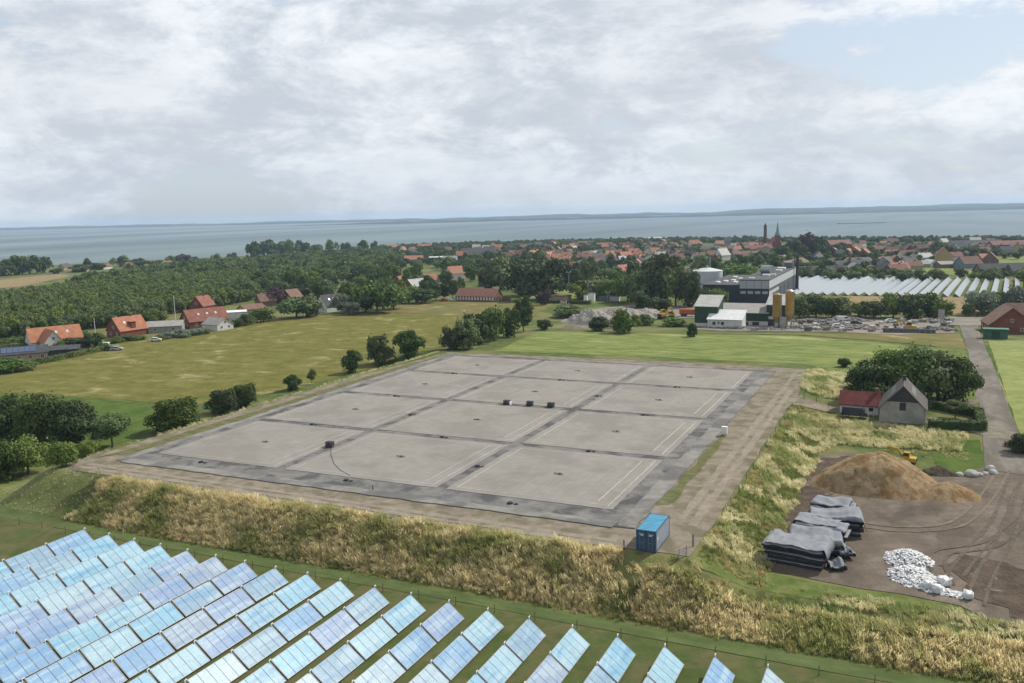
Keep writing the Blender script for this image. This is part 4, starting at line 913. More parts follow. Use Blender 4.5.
def tree(u, v, h, w, shape='round', tone='d', name=None, desc=None, label=None, group=None, lod=None, lift=None, rr=random.Random(3), cat=None):
    z = zz(u, v); dd = math.dist((u, v, z), CAM)
    lod = lod or ('near' if dd < 260 else 'mid' if dd < 620 else 'far')
    name = name or ('shrub' if shape == 'bush' else 'poplar_tree' if shape == 'tall' else 'conifer_tree' if shape == 'cone' else 'broadleaf_tree')
    cat = cat or ('shrub' if shape == 'bush' else 'tree')
    t = obj(name, None, None, (u, v, z), rr.uniform(0, 6.28)); tag(t, label, cat, group)
    if desc: later(t, desc)
    lift = (0.0 if shape == 'bush' else .10 if shape in ('cone', 'tall') else .16) if lift is None else lift
    obj('trunk', TR[rr.randrange(4)], t, scale=(w * .9, w * .9, h * .75))
    full = shape == 'round' and lift < .1
    hs = h * (1.22 if shape == 'bush' or full else 1) * (1 - lift)
    obj('crown', crown('bush' if full else shape, tone, lod, rr.randrange(3)), t, (0, 0, h * lift - .1), rr.uniform(0, 6.28), (w * rr.uniform(1.0, 1.15), w * rr.uniform(1.0, 1.15), hs))
    return t
def ptree(px, py, hpx, wpx, shape='round', tone='d', desc=None, label=None, group=None, **kw):
    p = at(px, py); k = depth(p) / FPX
    return tree(p.x, p.y, hpx * k * 1.02, wpx * k, shape, tone, None, desc, label, group, **kw)
G1 = 'shrubs along the left side of the platform'
# shrubs and trees round the left field
for (px, py, h, w, sh, tn, lab) in (
    (174, 431, 37, 50, 'bush', 'd', 'large round dark shrub left of the platform corner'),
    (222, 413, 27, 32, 'bush', 'd', 'dark shrub left half of the paired clump by the olive field'),
    (243, 407, 26, 30, 'bush', 'd', 'dark shrub right half of the paired clump by the olive field'),
    (293, 390, 16, 19, 'bush', 'd', 'small round dark shrub beside the thin sapling'),
    (312, 384, 16, 10, 'round', 'm', 'thin young sapling between two dark shrubs at the field edge'),
    (352, 373, 24, 20, 'bush', 'd', 'medium round shrub at the far left edge of the lid'),
    (381, 364, 32, 29, 'bush', 'd', 'tall dark shrub, middle of the three by the far lid edge'),
    (410, 357, 28, 28, 'bush', 'd', 'broad dark shrub right of the tall one by the lid'),
    (12, 441, 48, 48, 'bush', 'd', 'dark shrub at the left frame edge in the pasture hedge'),
    (45, 444, 55, 52, 'bush', 'm', 'tall bushy tree in the middle of the pasture hedge'),
    (74, 446, 48, 46, 'bush', 'd', 'dark shrub at the right end of the pasture hedge'),
    (112, 448, 38, 42, 'round', 'm', 'feathery shrub standing alone between hedge and platform corner'),
    (62, 466, 27, 30, 'bush', 'm', 'low grey green shrub below the pasture hedge'),
    (28, 474, 44, 42, 'bush', 'm', 'round shrub on the grassy slope at lower left'),
    (2, 481, 44, 40, 'bush', 'd', 'dark shrub cut by the left frame edge on the slope'),
    (90, 456, 18, 22, 'bush', 'l', 'low pale shrub by the left corner fence')):
    ptree(px, py, h, w, sh, tn, None, lab, G1 if px > 130 else 'shrubs of the pasture hedge', lift=.22 if px == 312 else None)
# clump behind the far left corner of the lid
for (px, py, h, w, tn, lab) in ((452, 349, 26, 28, 'd', 'leftmost shrub of the dense clump behind the lid'), (466, 349, 32, 28, 'm', 'low green shrub at the front of the clump behind the lid'), (478, 344, 34, 30, 'd', 'dark shrub second from left in the clump behind the lid'),
    (494, 341, 36, 30, 'm', 'middle shrub of the dense clump behind the lid'), (508, 337, 36, 28, 'd', 'dark tall shrub right of the clump middle'), (524, 332, 38, 26, 'd', 'pointed dark tree at the right end of the clump'), (545, 330, 14, 18, 'd', 'small shrub right of the clump by the lush field')):
    ptree(px, py, h, w, 'bush' if px != 524 else 'tall', tn, None, lab, 'shrub clump behind the lid')
for (px, py, h, w, tn, lab) in ((625, 333, 25, 30, 'm', 'round bush in front of the grey spoil heap'), (599, 331, 15, 20, 'd', 'low dark bush left of the round bush by the spoil'), (692, 337, 15, 12, 'd', 'small dark bush alone in front of the green sheds'), (568, 317, 13, 34, 'm', 'broad low scrub at the left end of the spoil heap'),
    (645, 325, 12, 18, 'm', 'pale scrub right of the round bush'), (672, 326, 9, 26, 'm', 'low scrub in front of the yellow machines')):
    ptree(px, py, h, w, 'bush', tn, None, lab, 'bushes by the spoil heap')
# trees behind the white house
for (px, py, h, w, sh, tn, lab) in ((872, 402, 44, 54, 'round', 'd', 'leftmost broad dark tree behind the red roofed annexe'), (893, 396, 50, 56, 'round', 'm', 'second tree from left behind the grey roofed house'), (915, 399, 57, 62, 'round', 'm', 'tall middle tree directly behind the grey roofed house'), (938, 400, 54, 60, 'round', 'm', 'broad dark tree right behind the grey roof'), (955, 401, 46, 42, 'round', 'd', 'rightmost dark tree behind the house beside the road'), (884, 408, 24, 26, 'bush', 'd', 'dark shrub squeezed between annexe and house'), (862, 392, 30, 34, 'bush', 'd', 'low dark tree at the left edge of the house copse')):
    ptree(px, py, h, w, sh, tn, None, lab, 'trees of the house copse', lift=.02)
ptree(955, 418, 21, 22, 'round', 'l', None, 'small light green garden tree inside the box hedge', lift=.25)
ptree(845, 367, 12, 14, 'bush', 'd', None, 'little dark bush on the field edge beyond the pale mound')
ptree(1020, 452, 22, 26, 'bush', 'd', None, 'dark bush at the right frame edge by the road')
# tree belt behind the stone yard, and by the far right farm
for (px, py, h, w, tn) in ((800, 318, 22, 26, 'm'), (816, 317, 24, 28, 'm'), (832, 318, 26, 30, 'd'), (846, 318, 22, 24, 'm'), (874, 318, 22, 32, 'd'), (893, 318, 26, 32, 'm'), (912, 319, 27, 34, 'd'), (930, 318, 26, 30, 'd'), (944, 320, 20, 24, 'm'), (806, 308, 16, 22, 'm'), (858, 316, 14, 20, 'm')):
    ptree(px, py, h, w, 'round', tn, 'dense green tree in the belt behind the stone yard', None, 'tree belt behind the stone yard', lift=.05)
for (px, py, h, w, tn) in ((982, 314, 30, 32, 'g'), (1000, 312, 26, 28, 'd'), (1016, 314, 28, 30, 'g'), (1028, 312, 26, 30, 'd'), (968, 316, 14, 14, 'm')):
    ptree(px, py, h, w, 'round', tn, 'willowy tree beside the brick farmhouse', None, 'trees by the farmhouse', lift=.05)
# wood belt right of the substation up to the tank
for k, (px, py, h, w, tn) in enumerate(((628, 302, 32, 32, 'm'), (646, 304, 42, 36, 'm'), (662, 305, 52, 38, 'd'), (676, 306, 46, 34, 'm'), (688, 307, 40, 26, 'd'), (640, 290, 32, 36, 'd'), (664, 290, 38, 40, 'd'), (690, 286, 22, 28, 'g'), (612, 300, 22, 32, 'm'), (705, 310, 28, 26, 'd'), (718, 312, 24, 24, 'm'), (716, 283, 16, 26, 'g'), (738, 284, 24, 34, 'm'), (752, 288, 20, 26, 'l'),
        (596, 298, 24, 30, 'l'), (580, 300, 22, 26, 'l'), (660, 312, 18, 24, 'd'), (640, 308, 18, 24, 'd'))):
    ptree(px, py, h, w, 'round', tn, 'tall mixed tree in the wood left of the tank', None, 'wood left of the tank', lift=.04)
# big trees round the low brick building and in the middle
for (px, py, h, w, sh, tn, desc) in (
    (545, 300, 46, 52, 'round', 'd', 'large spreading tree right of the low brick building'), (520, 296, 36, 36, 'round', 'd', 'large spreading tree right of the low brick building'), (500, 290, 34, 40, 'round', 'm', 'large spreading tree right of the low brick building'), (566, 286, 30, 34, 'round', 'd', 'large spreading tree right of the low brick building'),
    (543, 305, 18, 14, 'bush', 'p', 'purple leaved shrub under the large spreading tree'),
    (444, 300, 22, 15, 'tall', 'd', 'narrow dark poplar beside the low brick building'), (453, 300, 25, 14, 'tall', 'd', 'narrow dark poplar beside the low brick building'), (436, 301, 20, 15, 'tall', 'd', 'narrow dark poplar beside the low brick building'), (461, 298, 22, 14, 'tall', 'm', 'narrow dark poplar beside the low brick building'), (425, 303, 18, 28, 'round', 'd', 'broad tree left of the poplars'), (409, 303, 18, 28, 'round', 'm', 'broad tree left of the poplars'),
    (378, 313, 38, 42, 'round', 'm', 'great round tree at the far edge of olive field'), (394, 309, 30, 30, 'round', 'm', 'great round tree at the far edge of olive field'), (365, 312, 28, 26, 'round', 'd', 'great round tree at the far edge of olive field'),
    (344, 313, 19, 24, 'round', 'g', 'grey green tree beside the white gabled house'), (352, 315, 15, 16, 'round', 'g', 'grey green tree beside the white gabled house'),
    (297, 318, 25, 38, 'bush', 'm', 'broad shrub mound at the olive field edge'), (310, 317, 22, 26, 'bush', 'd', 'broad shrub mound at the olive field edge'), (264, 322, 15, 26, 'bush', 'm', 'broad shrub mound at the olive field edge'), (246, 325, 12, 18, 'bush', 'm', 'broad shrub mound at the olive field edge'),
    (310, 292, 22, 28, 'round', 'm', 'round tree on the lawn behind the grey gabled house'), (277, 289, 16, 12, 'tall', 'p', 'dark purple tree by the small green lawn'), (300, 298, 14, 22, 'round', 'd', 'dark tree beside the small green lawn'), (274, 305, 20, 22, 'round', 'p', 'dark copper tree behind the telegraph pole'),
    (156, 326, 21, 24, 'round', 'l', 'bright yellow green tree between the left houses'), (146, 326, 18, 20, 'round', 'd', 'dark tree next to the bright yellow green one'),
    (210, 302, 20, 24, 'round', 'd', 'dark tree above the brick houses'), (228, 300, 22, 26, 'round', 'd', 'dark tree above the brick houses'), (245, 300, 24, 26, 'round', 'm', 'dark tree above the brick houses')):
    ptree(px, py, h, w, sh, tn, desc, None, 'big trees in the middle distance', lift=.05)
# gardens of the houses on the left
for (px, py, h, w, tn) in ((42, 349, 12, 13, 'd'), (60, 350, 10, 12, 'm'), (66, 347, 12, 16, 'd'), (76, 347, 12, 16, 'd'), (88, 347, 13, 18, 'd'), (97, 347, 15, 16, 'd'), (104, 350, 10, 14, 'm'), (8, 352, 9, 20, 'd'), (22, 350, 9, 14, 'm'), (4, 373, 16, 34, 'm'), (22, 371, 13, 26, 'm'), (115, 343, 7, 16, 'm'), (128, 341, 8, 14, 'd'), (140, 340, 6, 12, 'm'), (170, 338, 7, 16, 'g'), (182, 337, 8, 18, 'g'), (196, 335, 8, 16, 'g'), (204, 334, 7, 12, 'm'), (236, 327, 10, 16, 'd'), (226, 328, 8, 10, 'd'), (160, 340, 6, 12, 'm'), (86, 339, 9, 12, 'm'), (140, 330, 7, 10, 'd')):
    ptree(px, py, h, w, 'bush', tn, 'garden shrub beside the houses along the olive field', None, 'garden shrubs on the left')
def hedge(label, pts, hgt, wid, tone='d', dens=26, leaf=.22, seed=0, name='hedge', parent=None):
    """clipped hedge: dense leaf faces over a box that follows the ground"""
    r = random.Random(seed); P = [Vector(p[:2]) for p in pts]; o = Vector((P[0].x, P[0].y, zz(P[0].x, P[0].y))); mb = MB()
    for A, B in zip(P[:-1], P[1:]):
        L = (B - A).length; t = (B - A) / L; n = Vector((-t.y, t.x)); N = int(dens * L * (hgt * 2 + wid)); K = max(2, int(L / 3))
        for k in range(K):
            P0, P1 = A + t * L * k / K, A + t * L * (k + 1) / K; ws = n * (wid * .42)
            mb.add([(q.x - o.x, q.y - o.y, zz(q.x, q.y) - o.z + dz) for dz in (-.2, hgt * .93) for q in (P0 - ws, P1 - ws, P1 + ws, P0 + ws)], [(4, 5, 6, 7), (0, 1, 5, 4), (1, 2, 6, 5), (2, 3, 7, 6), (3, 0, 4, 7)])
        for _ in range(N):
            s = r.uniform(-wid / 2, L + wid / 2); f = r.random() * (hgt * 2 + wid); j = r.gauss(0, .05)
            if f < hgt: w_, z = -wid / 2 + j, f
            elif f < 2 * hgt: w_, z = wid / 2 + j, f - hgt
            else: w_, z = f - 2 * hgt - wid / 2, hgt + j
            p = A + t * s + n * w_; c = Vector((p.x, p.y, zz(p.x, p.y) + z)) - o
            q = Matrix.Rotation(r.uniform(0, 6.3), 3, 'Z') @ Matrix.Rotation(r.uniform(-1.2, 1.2), 3, 'X'); k = leaf * r.uniform(.6, 1.2)
            mb.add([c + q @ Vector(e) * k for e in ((-1, 0, 0), (0, -.7, .2), (1, 0, 0), (0, .7, -.2))], [(0, 1, 2, 3)])
    return tag(mb.build(name, LM[tone], None, loc=o), label, 'hedge')
hq = [at2(928, 428.5), at2(982, 430.5), at2(978, 417), at2(950, 412), at2(933, 409)]
hedge('dark clipped box hedge round the garden of the grey roofed house', hq, 1.7, 1.5, 'd', 16, .2, 3)
hedge('long clipped hedge between olive field and the left bungalow', [at2(-15, 373), at2(30, 366), at2(70, 358), at2(106, 350)], 1.9, 2.0, 'm', 5, .35, 4)
hedge('grey green hedge in front of the brick houses at left', [at2(165, 339), at2(205, 334)], 2.4, 2.0, 'g', 5, .35, 5)
hedge('dark hedge along the substation, left of the gate', [at2(537, 303.5), at2(560, 303.8)], 1.8, 1.6, 'd', 4, .4, 6)
hedge('dark hedge along the substation, right of the gate', [at2(567, 304), at2(590, 304.3)], 1.8, 1.6, 'd', 4, .4, 7)
# plantation: reads as one mass
def inpoly(x, y, poly):
    c = False; n = len(poly); j = n - 1
    for i in range(n):
        if (poly[i][1] > y) != (poly[j][1] > y) and x < (poly[j][0] - poly[i][0]) * (y - poly[i][1]) / (poly[j][1] - poly[i][1]) + poly[i][0]: c = not c
        j = i
    return c
def wood(name, label, poly, step, hm, wm, tones, rowdir=0.0, jit=.25, lod='far'):
    poly = [Vector(p) for p in poly]; us = [p.x for p in poly]; vs_ = [p.y for p in poly]; pts = []
    R = Matrix.Rotation(rowdir, 2); Ri = R.transposed(); q = [Ri @ p for p in poly]
    a = min(p.x for p in q)
    while a < max(p.x for p in q):
        b = min(p.y for p in q)
        while b < max(p.y for p in q):
            w = R @ Vector((a + random.gauss(0, jit * step[0]), b + random.gauss(0, jit * step[1])))
            if inpoly(w.x, w.y, poly): pts.append((w.x, w.y))
            b += step[1]
        a += step[0]
    pts = np.array(pts); n = len(pts)
    coll = proto_collection(name, [crown('round', tn, lod, v) for tn in tones for v in range(3)])
    s = RS.uniform(.8, 1.2, n) * (1 + .2 * fn2(pts[:, 0], pts[:, 1], 60, 4.)); scl = np.stack([wm * s, wm * s, hm * s * RS.uniform(.85, 1.15, n)], 1)
    rots = np.stack([np.zeros(n), np.zeros(n), RS.uniform(0, 6.28, n)], 1)
    return scatter(name, np.stack([pts[:, 0], pts[:, 1], Z(pts[:, 0], pts[:, 1]) - .2], 1), rots, scl, coll, label)
wood('plantation_wood', 'dense green plantation of young trees beyond the left houses', pxpoly((-40, 345), (60, 333), (120, 326), (150, 317), (196, 312), (255, 301), (262, 285), (250, 275), (150, 279), (70, 290), (20, 298), (-40, 304)), (4.2, 3.4), 7.5, 6.2, 'mmll', rad(-20))
wood('plantation_wood', 'mixed green wood between the plantation and the shore', pxpoly((72, 289), (100, 280), (150, 273), (250, 264), (330, 256), (390, 256), (400, 266), (330, 282), (262, 290), (250, 278), (150, 281), (80, 290)), (8.0, 8.0), 10, 10.5, 'mmd', .2, .4)
wood('field_hedge', 'low hedge mass along the near edge of the plantation', pxpoly((-40, 349), (60, 334), (70, 336), (0, 351), (-40, 354)), (3, 3), 3, 4, 'md', .2, .3)
for k, (px, py, h, w, tn) in enumerate([(6, 276, 18, 22, 'd'), (18, 275, 20, 22, 'd'), (30, 274, 23, 24, 'd'), (42, 273, 20, 20, 'd'), (-6, 277, 18, 20, 'd'), (88, 268, 10, 9, 'd'), (56, 274, 7, 12, 'd'), (80, 272, 8, 22, 'd'), (96, 270, 8, 18, 'd'), (121, 267, 12, 18, 'm'), (140, 267, 9, 18, 'd'), (158, 266, 7, 18, 'm'), (170, 264, 9, 10, 'm'), (182, 263, 9, 18, 'p'), (196, 263, 7, 12, 'd'), (216, 261, 8, 10, 'm'), (232, 259, 7, 14, 'd'),
      (254, 257, 17, 16, 'd'), (262, 256, 18, 18, 'd'), (272, 256, 18, 18, 'd'), (282, 255, 17, 18, 'd'), (292, 255, 16, 16, 'm'), (302, 254, 15, 16, 'd'), (316, 254, 10, 16, 'm'), (332, 253, 14, 12, 'm'), (346, 253, 13, 12, 'd'), (362, 252, 13, 14, 'd'), (374, 252, 12, 10, 'd'), (354, 253, 8, 18, 'd')]):
    ptree(px, py, h, w, 'round', tn, 'dark tree along the shore at the left', None, 'shore trees at the left', lift=.02)
rt = random.Random(21)
def fill(desc, poly, n, hr, wr, tones, group, shape='round', mind=9):
    """single trees over an area of ground"""
    poly = pxpoly(*poly); us = [p[0] for p in poly]; vs_ = [p[1] for p in poly]; got = []; tries = 0
    while len(got) < n and tries < n * 60:
        tries += 1; u, v = rt.uniform(min(us), max(us)), rt.uniform(min(vs_), max(vs_))
        if not inpoly(u, v, [Vector(p) for p in poly]) or any(math.dist((u, v), q) < mind for q in got): continue
        got.append((u, v)); tree(u, v, rt.uniform(*hr), rt.uniform(*wr), shape, rt.choice(tones), None, desc, None, group, lift=.03)
    return got
fill('leafy tree in the wood behind the grey gabled house', ((255, 296), (270, 284), (330, 276), (400, 268), (420, 280), (405, 300), (350, 304), (325, 300)), 48, (9, 15), (9, 14), 'mmdmd', 'wood in the middle', mind=11)
fill('tree in the park between brick building and town', ((425, 296), (430, 272), (480, 260), (540, 262), (560, 280), (530, 292), (470, 292)), 40, (9, 15), (9, 14), 'dmd', 'park trees', mind=12)
fill('tree in the park behind the substation', ((560, 292), (560, 272), (620, 268), (680, 268), (690, 284), (640, 296)), 34, (9, 15), (9, 13), 'ddm', 'park trees', mind=12)
fill('tree in the belt behind the tank and blue factory', ((685, 285), (690, 266), (760, 262), (800, 262), (795, 274), (740, 286)), 26, (7, 13), (8, 13), 'mmd', 'trees behind the factory', mind=11)
fill('hedgerow tree behind the far solar field', ((798, 280), (800, 272), (860, 274), (940, 277), (1030, 275), (1030, 281), (900, 282)), 42, (5, 8), (7, 11), 'mdm', 'hedgerow behind the far solar field', mind=9)
wood('town_trees', 'mass of garden trees between the houses of the middle town', pxpoly((392, 266), (394, 249), (520, 246), (640, 244), (700, 247), (700, 268), (560, 274), (430, 270)), (17, 17), 7.5, 9.5, 'dmd', .2, .45)
wood('town_trees', 'mass of garden trees between the houses of the right town', pxpoly((704, 262), (706, 248), (780, 247), (900, 245), (1040, 246), (1040, 258), (985, 262), (900, 266), (800, 272)), (19, 19), 6.5, 9, 'dmd', .3, .45)
wood('shore_trees', 'dark strip of trees along the harbour shore', pxpoly((380, 249), (520, 244.5), (640, 241), (760, 241), (900, 240.5), (1040, 240), (1040, 242), (900, 243), (640, 244), (520, 247.5), (380, 252)), (13, 13), 8.0, 10, 'dmd', .3, .4)
for (px, py, h, w, tn) in ((785, 262, 20, 22, 'd'), (796, 258, 22, 22, 'd'), (806, 256, 24, 24, 'p'), (816, 256, 20, 20, 'd'), (776, 262, 14, 20, 'm'), (826, 258, 16, 18, 'd'), (870, 256, 10, 18, 'd'), (939, 256, 18, 16, 'm'), (948, 256, 14, 18, 'd'), (742, 258, 7, 16, 'd'), (756, 262, 10, 20, 'm'), (561, 250, 11, 10, 'm'), (622, 247, 11, 12, 'd'), (634, 246, 9, 20, 'd')):
    ptree(px, py, h, w, 'round', tn, 'large dark tree rising above the town roofs', None, 'tall town trees', lift=.02)
fill('tree in the row behind the far right field', ((960, 257), (962, 251), (1030, 249), (1030, 255)), 16, (7, 10), (9, 14), 'dd', 'tree row at far right', mind=10)
# ------------------------------------------------------------------ buildings
def rmat(n, c, c2): return mat(n, c, .85, c2, .6, 5, bump=(3, .4, .1), spec=.15, objvar=.25)
R_OR = rmat('orange_tiles', (.36, .15, .085), (.44, .20, .12)); R_RED = rmat('red_tiles', (.22, .092, .066), (.28, .125, .09)); R_BRN = rmat('brown_tiles', (.17, .10, .075), (.22, .14, .11))
R_GRY = rmat('grey_slates', (.095, .087, .080), (.135, .125, .115)); R_DRK = rmat('dark_roof', (.055, .057, .065), (.085, .088, .095)); R_PALE = rmat('pale_sheet_roof', (.50, .50, .47), (.40, .40, .38)); R_ETER = rmat('fibre_cement', (.27, .255, .235), (.33, .31, .29))
R_WHT = rmat('white_roof', (.72, .73, .72), (.62, .63, .62)); R_DRED = rmat('dark_red_sheet', (.115, .034, .030), (.155, .048, .042)); R_GREEN = rmat('green_sheet', (.10, .21, .15), (.13, .26, .19))
def wmat(n, c, c2): return mat(n, c, .9, c2, .5, 5, spec=.15, objvar=.12)
W_WHT = wmat('white_wall', (.70, .69, .65), (.58, .57, .53)); W_OLD = wmat('stained_render', (.37, .345, .295), (.26, .245, .21)); W_BRK = wmat('red_brick', (.23, .085, .06), (.18, .065, .05)); W_BRN = wmat('brown_brick', (.17, .10, .07), (.22, .14, .10))
W_YEL = wmat('yellow_wall', (.50, .38, .16), (.44, .33, .15)); W_GRY = wmat('grey_wall', (.34, .34, .34), (.28, .28, .28)); W_PINK = wmat('pinkish_brick', (.42, .31, .25), (.36, .26, .21)); W_BLU = wmat('blue_grey_wall', (.20, .25, .31), (.17, .21, .27)); W_DKG = wmat('dark_green_sheet', (.035, .065, .045), (.05, .085, .06)); W_GRN = wmat('green_boards', (.05, .13, .08), (.07, .16, .10)); W_RED = wmat('red_boards', (.30, .05, .04), (.25, .045, .04)); W_DARK = wmat('dark_boards', (.05, .05, .05), (.075, .07, .065))
M_WFR = MATS['white_paint']
def add_window(t, mb_place, w, h, frame=M_WFR, pane=None):
    """mb_place(x along wall, z, depth) -> local point; frame and pane as part and sub-part"""
    def q(mb, x0, x1, z0, z1, d0, d1):
        P = [mb_place(x, z, d) for d in (d0, d1) for x, z in ((x0, z0), (x1, z0), (x1, z1), (x0, z1))]
        return mb.add(P, [(3, 2, 1, 0), (4, 5, 6, 7), (0, 1, 5, 4), (1, 2, 6, 5), (2, 3, 7, 6), (3, 0, 4, 7)])
    f = MB(); b = .08
    q(f, -w / 2, w / 2, 0, b, -.05, .05); q(f, -w / 2, w / 2, h - b, h, -.05, .05); q(f, -w / 2, -w / 2 + b, b, h - b, -.05, .05); q(f, w / 2 - b, w / 2, b, h - b, -.05, .05); q(f, -.03, .03, b, h - b, -.05, .045)
    fo = f.build('window', frame, t); q(MB(), -w / 2 + b, w / 2 - b, b, h - b, -.04, .02).build('pane', pane or M_GLASS, fo)
def gable(t, L, Wd, hw, hr, roof, wall, over=.35, chim=0, cpos=.15, wins=0, gwins=False, th=.18, gablewall=None, dormer=0, skylights=0, door=False, cmat=None):
    """house with its ridge along local y; parts wall, roof (> chimney), window (> pane), door"""
    x = Wd / 2
    MB().extrude([(-x, -.6), (x, -.6), (x, hw), (0, hw + hr), (-x, hw)], -L / 2, L / 2).build('wall', wall, t)
    k = hr / x; ex = x + over; ez = hw - over * k; y0, y1 = -L / 2 - over, L / 2 + over
    r = MB().extrude([(0, hw + hr + .02), (0, hw + hr + .02 + th), (-ex, ez + .02 + th), (-ex, ez + .02)], y0, y1).extrude([(0, hw + hr + .02 + th), (0.002, hw + hr + .02), (ex, ez + .02), (ex, ez + .02 + th)], y0, y1)
    ro = r.build('roof', roof, t)
    if chim:
        for c in range(chim):
            y = L * (cpos + .3 * c) ; MB().cbox((0.05, y, hw + hr + .35), (.6, .6, 1.1)).cbox((0.05, y, hw + hr + .94), (.7, .7, .08)).build('chimney', cmat or W_BRK, ro)
    for s in range(skylights):
        y = -L * .2 + s * L * .22; xx = x * .45; zz_ = hw + hr * .55 + th + .03
        for sg in (1, -1):
            MB().add([(sg * (xx - .35), y - .4, zz_ + .35 * k), (sg * (xx - .35), y + .4, zz_ + .35 * k), (sg * (xx + .35), y + .4, zz_ - .35 * k), (sg * (xx + .35), y - .4, zz_ - .35 * k)], [(0, 1, 2, 3)]).build('skylight', M_SKYL, ro)
    for k_ in range(wins):
        y = -L / 2 + L * (k_ + .5) / wins
        for s in (-1, 1): add_window(t, lambda a, z, d, y=y, s=s: (s * (x + d), y + a * s, .9 + z), 1.1, 1.15)
    if gwins:
        for s in (-1, 1):
            for (a0, z0) in (((-x * .45), .9), ((x * .45), .9), (0, hw + hr * .15)): add_window(t, lambda a, z, d, a0=a0, z0=z0, s=s: (a0 - a * s, s * (L / 2 + d), z0 + z), 1.0, 1.1)
    if door: MB().box(x + .005, x + .06, -.5, .5, 0.02, 2.05).build('door', W_DARK, t)
    if dormer:
        for s in (-1, 1): 
            d = MB().box(min(s * x * .35, s * x * .95), max(s * x * .35, s * x * .95), -1.0, 1.0, hw + hr * .12, hw + hr * .62).build('dormer', wall, t)
            MB().box(min(s * x * .3, s * (x * .95 + .25)), max(s * x * .3, s * (x * .95 + .25)), -1.2, 1.2, hw + hr * .622, hw + hr * .622 + .15).build('dormer_roof', roof, d)
M_SKYL = mat('skylight_glass', (.55, .6, .65), .2, spec=.6)
def house(px, py, ca, L, Wd, hw, hr, roof, wall, label=None, desc=None, group=None, name='house', cat='house', **kw):
    p = at(px, py); t = obj(name, None, None, (p.x, p.y, p.z), rad(ca + 25 - 90)); tag(t, label, cat, group)
    if desc: later(t, desc)
    gable(t, L, Wd, hw, hr, roof, wall, **kw); return t
HL = 'houses along the olive field'
# --- the row of houses at the left
house(55, 346.5, 42, 18, 8.5, 3.0, 4.6, R_OR, W_WHT, 'long orange tiled farmhouse with white walls at the far left', None, HL, wins=4, skylights=3, chim=0)
house(51, 349, -48, 9, 6.2, 3.2, 4.0, R_OR, W_WHT, 'white gabled wing with orange roof on the left farmhouse', None, HL, gwins=True)
house(19, 360, 28, 18, 10, 2.6, 1.9, R_DRK, W_PINK, 'low dark roofed bungalow with roof solar panels at far left', None, HL, wins=5)
p = at(19, 360)
t = thing('roof_solar_panels', 'bluish solar panels on the dark bungalow roof', 'solar panels', (p.x, p.y, p.z), rad(28 + 25 - 90))
for k in range(6):
    y = -5 + k * 1.75; x0, x1 = .8, 4.1; zf = lambda x: 2.6 + 1.9 * (1 - x / 5) + .28
    MB().add([(x0, y, zf(x0)), (x1, y, zf(x1)), (x1, y + 1.65, zf(x1)), (x0, y + 1.65, zf(x0)), (x0, y, zf(x0) + .05), (x1, y, zf(x1) + .05), (x1, y + 1.65, zf(x1) + .05), (x0, y + 1.65, zf(x0) + .05)], [(4, 5, 6, 7), (0, 1, 5, 4), (1, 2, 6, 5), (2, 3, 7, 6), (3, 0, 4, 7)]).build('panel', mat('pv_cells', (.06, .09, .16), .15, spec=.6), t)
house(60, 355.5, 20, 13, 7, 2.4, 1.0, R_DRK, W_DARK, 'dark flat carport right of the low bungalow', None, HL, name='carport', cat='carport')
house(85, 345.5, 15, 4.5, 3.2, 2.2, .8, R_DRED, W_RED, 'small red wooden shed among the garden shrubs', None, HL, name='garden_shed', cat='shed', door=True)
house(128, 335.5, 58, 12.5, 9, 2.8, 5.0, R_OR, W_BRK, 'orange roofed brick house with dormer at the field edge', None, HL, dormer=1, chim=1, gwins=True, skylights=1)
house(166, 331.5, 12, 14, 8, 2.6, 1.8, R_ETER, W_GRY, 'long low grey roofed shed beside the brick houses', None, HL, name='shed', cat='shed', wins=2)
house(205, 326, 46, 18, 9, 3.0, 4.6, R_RED, W_BRK, 'red roofed brick house with wide roof, right of the grey shed', None, HL, skylights=3, gwins=True, wins=3)
house(203, 313, 70, 9, 8, 4.0, 4.6, R_RED, W_BRK, 'steep red roofed brick house rising behind the wide one', None, HL, chim=1, gwins=True)
house(218, 329.5, -35, 10, 8, 2.5, 2.4, R_ETER, W_WHT, 'grey roofed outbuilding with white gable in front of brick house', None, HL, gwins=True)
house(234, 318, 20, 11, 8, 3.0, .5, R_WHT, W_WHT, 'white flat roofed building behind the shrubs', None, HL, name='outbuilding', cat='building')
house(252, 314.5, 45, 11, 8, 3.0, 2.0, R_BRN, W_YEL, 'yellow walled house with brown roof', None, HL, wins=3)
house(266, 306, 40, 9, 7, 3.0, 3.5, R_BRN, W_BRN, 'brown roofed house beside the telegraph pole', None, HL)
house(292, 303, 60, 9, 8, 3.5, 4.0, R_BRN, W_BRN, 'brown roofed house half hidden by the broad shrubs', None, HL)
house(331, 311, 55, 13, 8.5, 3.2, 5.0, R_DRK, W_WHT, 'white gabled house with dark slate roof', None, HL, gwins=True, skylights=3, chim=1)
house(349, 299, 60, 10, 8, 4.2, 4.5, R_OR, W_BRK, 'orange roofed brick house with white chimney behind the slate roofed one', None, HL, chim=1, gwins=True)
